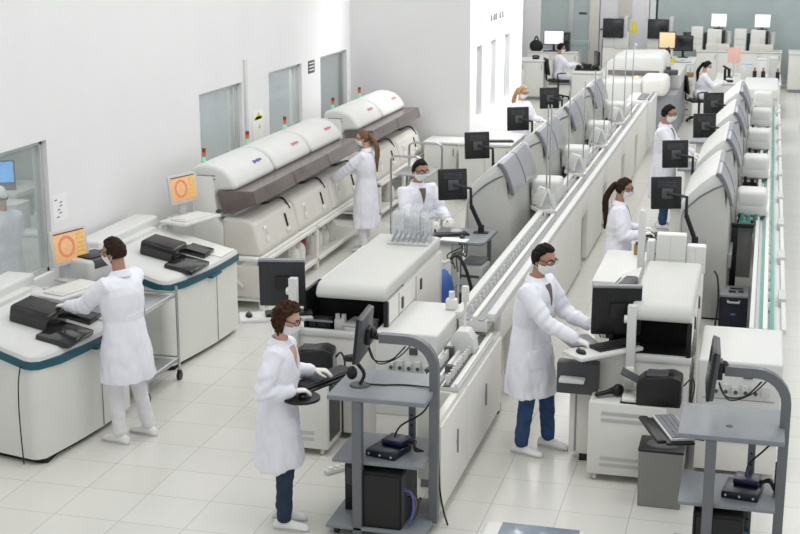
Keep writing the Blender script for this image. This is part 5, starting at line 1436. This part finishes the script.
loader_tray(-3.90, 10.60, .99, .42, 'white keyboard tray left of the head of the curly-haired woman', 'dark keyboard on the white tray behind the curly-haired woman', 'dark mouse on the white tray behind the curly-haired woman')
loader_tray(-1.10, 10.42, .97, .78, 'white keyboard tray in front of the man in jeans', 'black keyboard on the white tray in front of the man in jeans', 'black mouse on the white tray under the hands of the man in jeans')
t = thing('tablet', 'grey-blue flat tablet under the hand of the man in jeans', 'tablet', (-1.32, 10.62, .98), .5, world=False)
G().box(-.13, .13, -.15, .15, 0, .018, .01).obj('tablet_body', M['mgrey'], t); G().box(-.03, .0, -.02, .01, .018, .021, .002).obj('button', M['black'], t)
t = thing('vent_box', 'dark ribbed box with a sloping vent behind the black monitor on its white post', 'electronic device', (-1.02, 10.98, .95), -.1, world=False)
G().prism([(-.16, .0), (-.16, .30), (-.02, .46), (.08, .46), (.08, 0)], 'y', -.14, .24, .02).obj('case', M['black'], t)
g = G()
for k in range(6): g.box(-.005 + 0, .16, -.12 + k * .055, -.09 + k * .055, .0, .012, .002, mtx=Matrix.Translation((-.155, 0, .325)) @ Matrix.Rotation(math.radians(-49), 4, 'Y'))
g.obj('vent_slats', M['mgrey'], t)
t = thing('dispenser', 'dark grey dispenser with a white shelf below the hands of the man in jeans', 'dispenser', (-1.29, 10.46, .58), world=False)
G().box(-.17, .16, -.10, .02, .04, .30, .012).obj('case', M['dgrey'], t); G().box(-.14, .06, -.20, -.09, .16, .19, .008).obj('shelf', M['white2'], t)
t = thing('support_cabinet', 'narrow white cabinet with black foot under the dark grey dispenser', 'cabinet', (-1.24, 10.62, 0), world=False)
G().box(-.13, .07, -.10, .16, .06, .60, .008).obj('case', M['white'], t); G().box(-.085, -.07, -.103, -.099, .08, .58, 0).obj('door_seam', M['mgrey'], t); G().box(-.04, .06, -.10, .0, 0, .06, .004).obj('foot', M['black'], t)

# instrument corner at the bottom edge
t = thing('instrument_corner', 'white rounded instrument with blue-grey glass top at the bottom edge of the aisle', 'instrument', (-1.22, 7.84, 0), world=False)
G().box(-.36, .30, -.4, .28, .04, .50, .04, 3).obj('case', M['white2'], t)
G().box(-.24, .26, -.34, .25, .498, .508, .006).obj('glass_top', mat('blue_grey_glass', '7f8c9a', .12, var=.05), t)
for a, b in ((-.3, -.33), (.24, -.33), (-.3, .22), (.24, .22)):
    G().cyl((a, b, 0), (a, b, .05), .03).obj('foot', M['black'], t)
# ------------------------------------------------------------------ the far end of the laboratory
counter(-6.3, -5.32, 34.0, 34.9, .98, 'long white cabinet at the far left in front of the desk with the pale screen', 2)
counter(-6.35, -4.95, 37.4, 38.2, .90, 'white desk with the pale screen against the teal glass', 2)
t = thing('telephone', 'black telephone on the long white cabinet at far left', 'telephone', (-5.6, 34.4, .98), world=False)
G().box(-.08, .08, -.07, .07, 0, .05, .012).obj('base', M['black'], t); g = G(); g.tube([(-.09, 0, .06), (-.05, 0, .08), (.05, 0, .08), (.09, 0, .06)], .02, 8); g.obj('receiver', M['black'], t)
t = thing('backpack', 'black bag standing on the far left desk beside the pale screen', 'bag', (-6.12, 37.6, .90), world=False)
g = G(); g.ell((0, 0, .13), (.19, .13, .17)); g.obj('bag_body', M['blackm'], t); g = G(); g.tube([(-.06, 0, .27), (0, 0, .40), (.06, 0, .27)], .02, 8, smooth=3); g.obj('grip', M['blackm'], t)
def desktop(x, y, z, w, h, rz, scr, label, stand=.12, frame='black'):
    t = thing('monitor', label, 'monitor', (x, y, z), rz, world=False)
    b = G().box(-w / 2, w / 2, -.02, .03, stand, stand + h, .012).obj('housing', M[frame], t)
    G().box(-w / 2 + .02, w / 2 - .02, -.024, -.019, stand + .025, stand + h - .02, .002).obj('screen', M[scr], b)
    g = G(); g.box(-.03, .03, -.01, .03, .01, stand + .05, .006); g.box(-.13, .13, -.09, .09, 0, .018, .006); g.obj('stand', M['black'], t)
    return t
desktop(-5.66, 37.75, .90, .56, .40, .05, 'pscreen', 'wide monitor with a pale screen at the far left desk', .16)
t = thing('computer_tower', 'black computer tower right of the pale screen', 'computer', (-5.30, 37.75, .90), world=False)
G().box(-.07, .07, -.2, .2, 0, .50, .01).obj('case', M['black'], t); G().box(-.06, .06, -.205, -.199, .3, .46, .003).obj('front_panel', M['dgrey'], t)
keyb(-5.7, 37.5, .90, 0, 'dark keyboard below the pale screen')
t = thing('wire_tray', 'teal wire desk tray between the pale screen and the door', 'tray', (-4.98, 37.9, .90), world=False)
g = G()
for z in (.12, .26): g.box(-.28, .28, -.14, .14, z, z + .012, .003)
for x in (-.27, .27): g.box(x - .008, x + .008, -.14, .14, 0, .30, .002)
g.obj('tray_body', mat('pale_teal_plastic', '9fbab8', .4), t)
counter(-4.58, -3.86, 33.45, 34.5, .77, 'white desk where the man sits at the far end', 1)
t = thing('desk_equipment', 'dark heap of equipment on the white desk of the seated man', 'equipment', (-4.25, 34.0, .77), world=False)
g = G(); g.box(-.30, .30, -.10, .12, 0, .05, .01); g.box(-.10, .10, -.05, .10, .05, .16, .015); g.ell((.2, 0, .09), (.09, .07, .06)); g.ell((-.22, .02, .08), (.07, .06, .06)); g.obj('device', M['black'], t)
g = G(); g.ell((-.12, .1, .15), (.05, .05, .06)); g.obj('plant_tuft', mat('olive_leaf', '6d6a3c', .7), t)
desktop(-4.05, 34.2, .77, .44, .34, -1.2, 'dscreen', 'black monitor seen edge-on on the desk of the seated man', .12)

def chair(x, y, rz, label):
    t = thing('office_chair', label, 'chair', (x, y, 0), rz, 'black office chairs', world=False)
    G().box(-.23, .23, -.22, .24, .44, .51, .03, 3).obj('seat', M['black'], t)
    g = G(); g.box(-.21, .21, -.03, .03, 0, .42, .03, 3, mtx=Matrix.Translation((0, -.27, .62)) @ Matrix.Rotation(math.radians(9), 4, 'X')); g.obj('backrest', M['black'], t)
    g = G(); g.tube([(0, -.10, .46), (0, -.26, .47), (0, -.31, .55), (0, -.29, .75)], .02, 8, smooth=3); g.obj('back_support', M['black'], t)
    for k in (-1, 1):
        g = G(); g.tube([(k * .22, -.05, .47), (k * .28, -.05, .50), (k * .28, -.08, .66), (k * .28, .14, .68)], .016, 8, smooth=3); g.obj('armrest', M['black'], t)
    G().cyl((0, 0, .10), (0, 0, .44), .028).obj('gas_column', M['dgrey'], t)
    g = G()
    for k in range(5): a = 2 * PI * k / 5; g.tube([(0, 0, .11), (math.cos(a) * .28, math.sin(a) * .28, .07)], .02, 6)
    b = g.obj('star_base', M['black'], t)
    for k in range(5):
        a = 2 * PI * k / 5; g = G(); g.ell((math.cos(a) * .28, math.sin(a) * .28, .035), .033, u=10, v=8); g.obj('caster', M['black'], b)
    return t
c0 = chair(-5.0, 34.28, math.radians(-70), 'black office chair of the man seated at the far desk')
copy_tree(c0, (-1.38, 31.1, 0), math.radians(-78), 'black office chair of the woman with the long ponytail')

# big white instrument with rounded shells
t = thing('large_analyzer', 'large white analyzer with rounded shells and grey base beyond the centre track', 'laboratory analyzer', (-2.6, 29, 0))
G().prism([(-3.30, 1.05), (-3.30, 1.30), (-3.18, 1.50), (-3.0, 1.60), (-2.1, 1.62), (-2.02, 1.5), (-2.0, 1.05)], 'y', 28.9, 30.6, .06, 3).obj('top_shell', M['white2'], t)
G().box(-3.18, -2.12, 28.86, 28.92, 1.22, 1.32, .02).obj('window_band', M['smokedtop'], t)
G().box(-3.20, -2.40, 27.9, 28.9, .72, 1.20, .06, 3).obj('front_shell', M['white2'], t)
G().box(-2.42, -1.88, 27.95, 28.8, .90, 1.30, .12, 4).obj('side_shell', M['white'], t)
G().box(-3.15, -1.72, 28.2, 31.8, .04, .92, .01).obj('base', M['mgrey'], t)
G().box(-2.0, -1.72, 29.2, 31.8, .92, 1.22, .02).obj('rear_shell', M['lgrey'], t)
G().ell((-2.55, 28.5, 1.22), (.06, .06, .03)).obj('status_light', M['yscreen'], t)
g = G(); g.box(-2.05, -1.75, 28.9, 29.1, 1.24, 1.34, .02); g.cyl((-1.95, 29.05, 1.2), (-1.95, 29.05, 1.40), .05); g.obj('sample_carousel', M['dgrey'], t)
t = thing('drawer_unit', 'small cream drawer stack right of the large analyzer base', 'drawers', (-1.72, 32.0, 0), world=False)
G().box(-.13, .13, 0, .4, .04, .87, .006).obj('case', M['cream'], t)
for k in range(5):
    d = G().box(-.12, .12, -.012, .0, .08 + k * .155, .21 + k * .155, .004).obj('drawer', M['beige'], t); G().box(-.05, .05, -.022, -.012, .135 + k * .155, .155 + k * .155, .003).obj('knob', M['dgrey'], d)
t = thing('carton', 'brown cardboard box on the drawer stack', 'carton', (-1.72, 32.2, .87), world=False)
G().box(-.13, .13, -.13, .13, 0, .10, .004).obj('carton_body', M['carton'], t); G().box(-.12, .0, -.10, .10, .10, .106, .002).obj('flap', M['carton'], t)
# side bench behind the large analyzer
counter(-3.3, -1.72, 34.6, 36.4, .95, 'white side bench behind the large analyzer carrying the cream screen', 2)
desktop(-2.42, 35.1, .95, .42, .42, .0, 'yscreen', 'monitor with a cream-coloured screen on the side bench', .30)
desktop(-2.08, 36.1, .95, .50, .40, -.05, 'dscreen', 'dark monitor right of the cream-coloured screen', .16)
t = thing('microscope', 'black microscope below the cream-coloured screen', 'microscope', (-2.35, 34.85, .95), world=False)
g = G(); g.box(-.10, .10, -.12, .12, 0, .04, .01); g.box(-.035, .035, .04, .10, .04, .30, .01); g.obj('stand', M['black'], t); g = G(); g.cyl((0, -.02, .12), (0, -.02, .30), .035); g.cyl((0, -.02, .28), (0, -.14, .36), .025); g.obj('tube', M['black'], t); g = G(); g.box(-.08, .08, -.10, .04, .10, .12, .003); g.obj('stage', M['dgrey'], t)
t = thing('waste_tub', 'yellow-green tub on the side bench under the microscope', 'tub', (-2.28, 34.72, .95), world=False)
g = G(); g.cyl((0, 0, 0), (0, 0, .09), .09, .11, n=20); g.obj('tub_body', M['yellow'], t); G().cyl((0, 0, .09), (0, 0, .10), .115).obj('rim', M['yellow'], t)
t = thing('round_plate', 'grey round plate rotor on the side bench', 'plate', (-2.0, 34.9, .95), world=False)
g = G(); g.cyl((0, 0, 0), (0, 0, .02), .20, .24, n=28); g.cyl((0, 0, .02), (0, 0, .06), .05); g.obj('plate_body', M['lgrey'], t)
t = thing('instrument_boom', 'long black bar across the side bench left of the cream-coloured screen', 'instrument arm', (-2.9, 35.0, .95), world=False)
g = G(); g.box(-.30, .30, -.05, .05, .10, .18, .01); g.box(-.28, -.2, -.04, .04, 0, .10, .004); g.obj('bar', M['black'], t); g = G(); g.cyl((-.3, 0, .18), (-.3, 0, .36), .03); g.ell((-.28, 0, .38), .05); g.obj('head', M['white2'], t)
# two instruments with dark screens at the glass
def kiosk(x, y, label):
    t = thing('instrument_kiosk', label, 'instrument', (x, y, 0), 0, 'white instruments with dark screens at the glass wall', world=False)
    G().box(-.32, .36, -.25, .4, .05, 1.02, .02).obj('cabinet', M['white'], t)
    G().box(-.32, .10, -.27, .3, 1.02, 1.32, .03).obj('head', M['white2'], t)
    s = G().box(-.32, .24, -.34, -.29, 1.28, 1.80, .015).obj('screen_frame', M['black'], t); G().box(-.29, .21, -.345, -.338, 1.31, 1.77, .003).obj('screen', M['dscreen'], s)
    G().box(.0, .38, -.29, .1, 1.0, 1.44, .02).obj('side_box', M['white2'], t)
    G().box(.24, .34, -.30, .3, 1.3, 1.84, .01).obj('column', M['lgrey'], t)
    G().box(-.33, .37, -.22, .4, 0, .05, 0).obj('plinth', M['black'], t)
    return t
k0 = kiosk(-4.02, 38.1, 'white instrument with dark screen beside the yellow tag, left of the pale post')
copy_tree(k0, (-2.82, 38.1, 0), label='white instrument with dark screen behind the cream-coloured screen')
t = thing('hanging_tag', 'yellow cloth hanging at the right of the left dark-screened instrument', 'cloth', (-3.52, 37.8, 1.42), world=False)
G().prism([(-.07, 0), (.10, .02), (.06, .26), (-.02, .36), (-.05, .2)], 'y', -.02, .02, .006).obj('cloth_body', M['yellow'], t)
t = thing('door_stand', 'thin dark upright stand in front of the pale door', 'stand', (-4.46, 38.9, 0), world=False)
G().cyl((0, 0, .02), (0, 0, 1.15), .02).obj('post', M['dgrey'], t); G().cyl((0, 0, 0), (0, 0, .02), .14).obj('base', M['dgrey'], t)
# long back counter with instruments
counter(-1.85, .40, 38.0, 38.9, .97, 'long white back counter carrying two white screens', 4)
counter(.55, 3.4, 37.2, 38.4, 1.02, 'pale grey low cabinet at the far right end', 2)
def back_set(x, who):
    t = thing('bench_analyzer', 'cream benchtop analyzer under the %s white screen' % who, 'laboratory analyzer', (x, 38.4, .97), 0, 'benchtop analyzers on the back counter', world=False)
    G().box(-.30, .08, -.2, .25, 0, .55, .02).obj('housing', M['cream'], t); G().box(.08, .16, -.18, .2, 0, .52, .01).obj('sample_port', M['black'], t); G().box(-.32, .30, -.24, -.05, 0, .18, .02).obj('front_unit', M['beige'], t); G().cyl((.26, 0, .18), (.26, 0, .50), .08).obj('reagent_bottle', M['lgrey'], t); G().box(-.06, .06, -.21, -.2, .22, .36, .004).obj('panel', M['beige'], t)
    G().box(-.40, -.32, -.1, .2, .0, .45, .01).obj('side_unit', M['black'], t)
    d = desktop(x - .02, 38.45, 1.525, .42, .36, 0, 'wscreen', '%s monitor with a blank white screen on the back counter' % who, .05, 'lgrey')
    t = thing('storage_tower', 'tall cream storage box left of the %s white screen' % who, 'box', (x - .58, 38.5, .97), 0, 'tall cream boxes on the back counter', world=False)
    G().box(-.15, .16, -.2, .2, 0, .60 if who == 'left' else .56, .01).obj('box_body', M['cream'], t); G().box(-.13, .14, -.206, -.2, .3, .305, 0).obj('seam', M['mgrey'], t); G().box(-.13, .14, -.206, -.2, .15, .155, 0).obj('seam', M['mgrey'], t)
back_set(-1.28, 'left'); back_set(-.14, 'right')
desktop(-2.0, 38.4, .97, .46, .36, 0, 'dscreen', 'dark monitor left of the tall cream box on the back counter', .1)
# pink sheet and bottles near the seated woman
t = thing('sheet_stand', 'pink paper sheet on a small stand right of the seated woman', 'paper', (-.74, 33.6, .78), world=False)
G().box(-.15, .15, -.01, .01, .30, .66, .002).obj('sheet', M['pink'], t); g = G(); g.cyl((0, .02, 0), (0, .02, .34), .015); g.box(-.1, .1, -.08, .08, 0, .015, .003); g.obj('stand', M['lgrey'], t)
counter(-1.12, .36, 31.9, 34.2, .78, 'white desk in front of the seated woman', 2)
for k, (x, y, w, h, mm) in enumerate(((-.42, 33.0, .26, .34, 'white2'), (-.10, 33.2, .22, .42, 'white'), (.16, 33.2, .18, .46, 'lgrey'))):
    t = thing('reagent_box', ['white box with pale blue lid on the desk of the seated woman', 'white upright box with two dark bottles beside it', 'grey box at the right end of the desk of the seated woman'][k], 'box', (x, y, .78), world=False)
    G().box(-w / 2, w / 2, -.15, .15, 0, h, .01).obj('box_body', M[mm], t); G().box(-w / 2 - .005, w / 2 + .005, -.155, .155, h, h + .03, .008).obj('lid', mat('pale_blue_lid', 'b5cfe6', .4) if k == 0 else M['white2'], t)
for k, (x, y) in enumerate(((-.24, 32.6), (-.05, 32.6), (.27, 32.5))):
    t = thing('dark_bottle', ['dark bottle between the boxes on the desk of the seated woman, left', 'dark bottle in front of the upright white box, middle', 'dark bottle at the right edge of the desk of the seated woman'][k], 'bottle', (x, y, .78), 0, 'dark bottles on the far desk', world=False)
    G().cyl((0, 0, 0), (0, 0, .22), .045).obj('bottle_body', M['black'], t); G().cyl((0, 0, .22), (0, 0, .30), .022).obj('neck', M['carton'], t)
t = thing('microscope', 'black microscope in front of the seated woman', 'microscope', (-.82, 32.2, .78), math.radians(90), world=False)
g = G(); g.box(-.10, .10, -.12, .12, 0, .04, .01); g.box(-.035, .035, .04, .10, .04, .30, .01); g.obj('stand', M['black'], t); g = G(); g.cyl((0, -.02, .12), (0, -.02, .30), .035); g.cyl((0, -.02, .28), (0, .12, .36), .025); g.obj('tube', M['black'], t); g = G(); g.box(-.08, .08, -.10, .04, .10, .12, .003); g.obj('stage', M['dgrey'], t)
t = thing('white_module', 'long white flat module behind the last right-hand analyzer', 'laboratory unit', (.04, 28.5, 0), world=False)
G().box(-.45, .24, -.5, 1.6, .9, 1.12, .05, 3).obj('housing', M['white2'], t); G().box(-.43, .22, -.45, 1.55, .04, .9, .01).obj('base', M['lgrey'], t)
# ------------------------------------------------------------------ people
R_ = math.radians
person('man in white lab coat and white trousers typing at the teal-edged bench analyzer', (-5.03, 10.0, 0), R_(76), 1.78, rh=(.20, .50, 1.16), lh=(-.14, .50, 1.15), yaw=R_(8), pitch=.15, hair='short', hairm='hairb', trousers='wtrouser', skin='skin', feet=((-.10, .02), (.17, -.06)), hem=.55, lean=.03)
person('woman with curly brown hair in white lab coat and dark jeans at the arched table', (-3.23, 8.74, 0), R_(-86), 1.70, True, rh=(.08, .15, 1.06), lh=(-.31, .20, 1.09), yaw=R_(-4), pitch=.28, lean=.04, hair='curly', hairm='hairc', trousers='djeans', skin='skinf', feet=((-.09, .0), (.09, .06)), hem=.50)
person('man in white lab coat and blue jeans leaning over the white keyboard tray', (-1.73, 10.66, 0), R_(-106), 1.80, rh=(.12, .47, 1.06), lh=(-.20, .45, 1.09), yaw=R_(-14), pitch=.22, lean=.06, hair='short', hairm='hairk', trousers='jeans', skin='skin', feet=((-.14, .12), (.12, .0)), hem=.50, beard=True)
person('woman with brown ponytail and long white coat reaching to the hooded analyzers', (-5.03, 17.2, 0), R_(84), 1.66, True, rh=(.10, .46, 1.00), lh=(-.16, .42, .98), yaw=R_(6), pitch=.18, hair='tail', hairm='hairl', trousers='wtrouser', skin='skinf', hem=.36, near=True)
person('bearded man in white lab coat handling the clear tube racks', (-3.73, 14.72, 0), R_(-132), 1.74, rh=(.10, .40, 1.08), lh=(-.16, .42, 1.08), yaw=R_(-4), pitch=.2, hair='short', hairm='hairk', trousers='wtrouser', skin='skin', beard=True, lean=.05)
person('woman with brown ponytail in pale lab coat at the right-hand desk', (-1.42, 14.5, 0), R_(-84), 1.66, True, rh=(.10, .26, 1.06), lh=(-.18, .26, 1.06), yaw=R_(-6), pitch=.18, hair='tail', hairm='hairb', trousers='wtrouser', skin='skin')
person('black-haired man in white lab coat and blue trousers standing in the aisle', (-1.33, 19.7, 0), R_(-95), 1.80, rh=(.15, .40, 1.08), lh=(-.15, .40, 1.08), yaw=R_(-10), pitch=.18, hair='short', hairm='hairk', trousers='jeans', skin='skin')
person('blonde woman in white lab coat behind the centre-row monitors', (-3.95, 22.8, 0), R_(-125), 1.66, True, rh=(.15, .36, 1.08), lh=(-.15, .36, 1.08), yaw=R_(8), pitch=.25, hair='tail', hairm='hairg', trousers='wtrouser', skin='skinf', near=False)
person('man in white lab coat seated at the far desk with his back turned', (-5.0, 34.3, 0), R_(-70), 1.76, rh=(.12, .45, .86), lh=(-.16, .45, .86), yaw=0, pitch=.2, hair='short', hairm='hairk', trousers='wtrouser', skin='skin', seat=.49, feet=((-.12, .36), (.12, .36)), near=False)
person('woman with long dark ponytail seated in a black office chair', (-1.38, 31.1, 0), R_(-78), 1.68, True, rh=(.12, .46, .88), lh=(-.14, .46, .88), yaw=0, pitch=.4, lean=.08, hair='tail', hairm='hairk', trousers='wtrouser', skin='skinf', seat=.49, feet=((-.12, .46), (.12, .46)), near=False)
person('person in white coat and cap at the bench behind the nearest window', (-7.62, 12.5, 0), R_(62), 1.62, rh=(.18, .36, 1.0), lh=(-.18, .36, 1.0), pitch=.3, hair='short', hairm='hairk', trousers='wtrouser', skin='skin', near=False, cap=True)
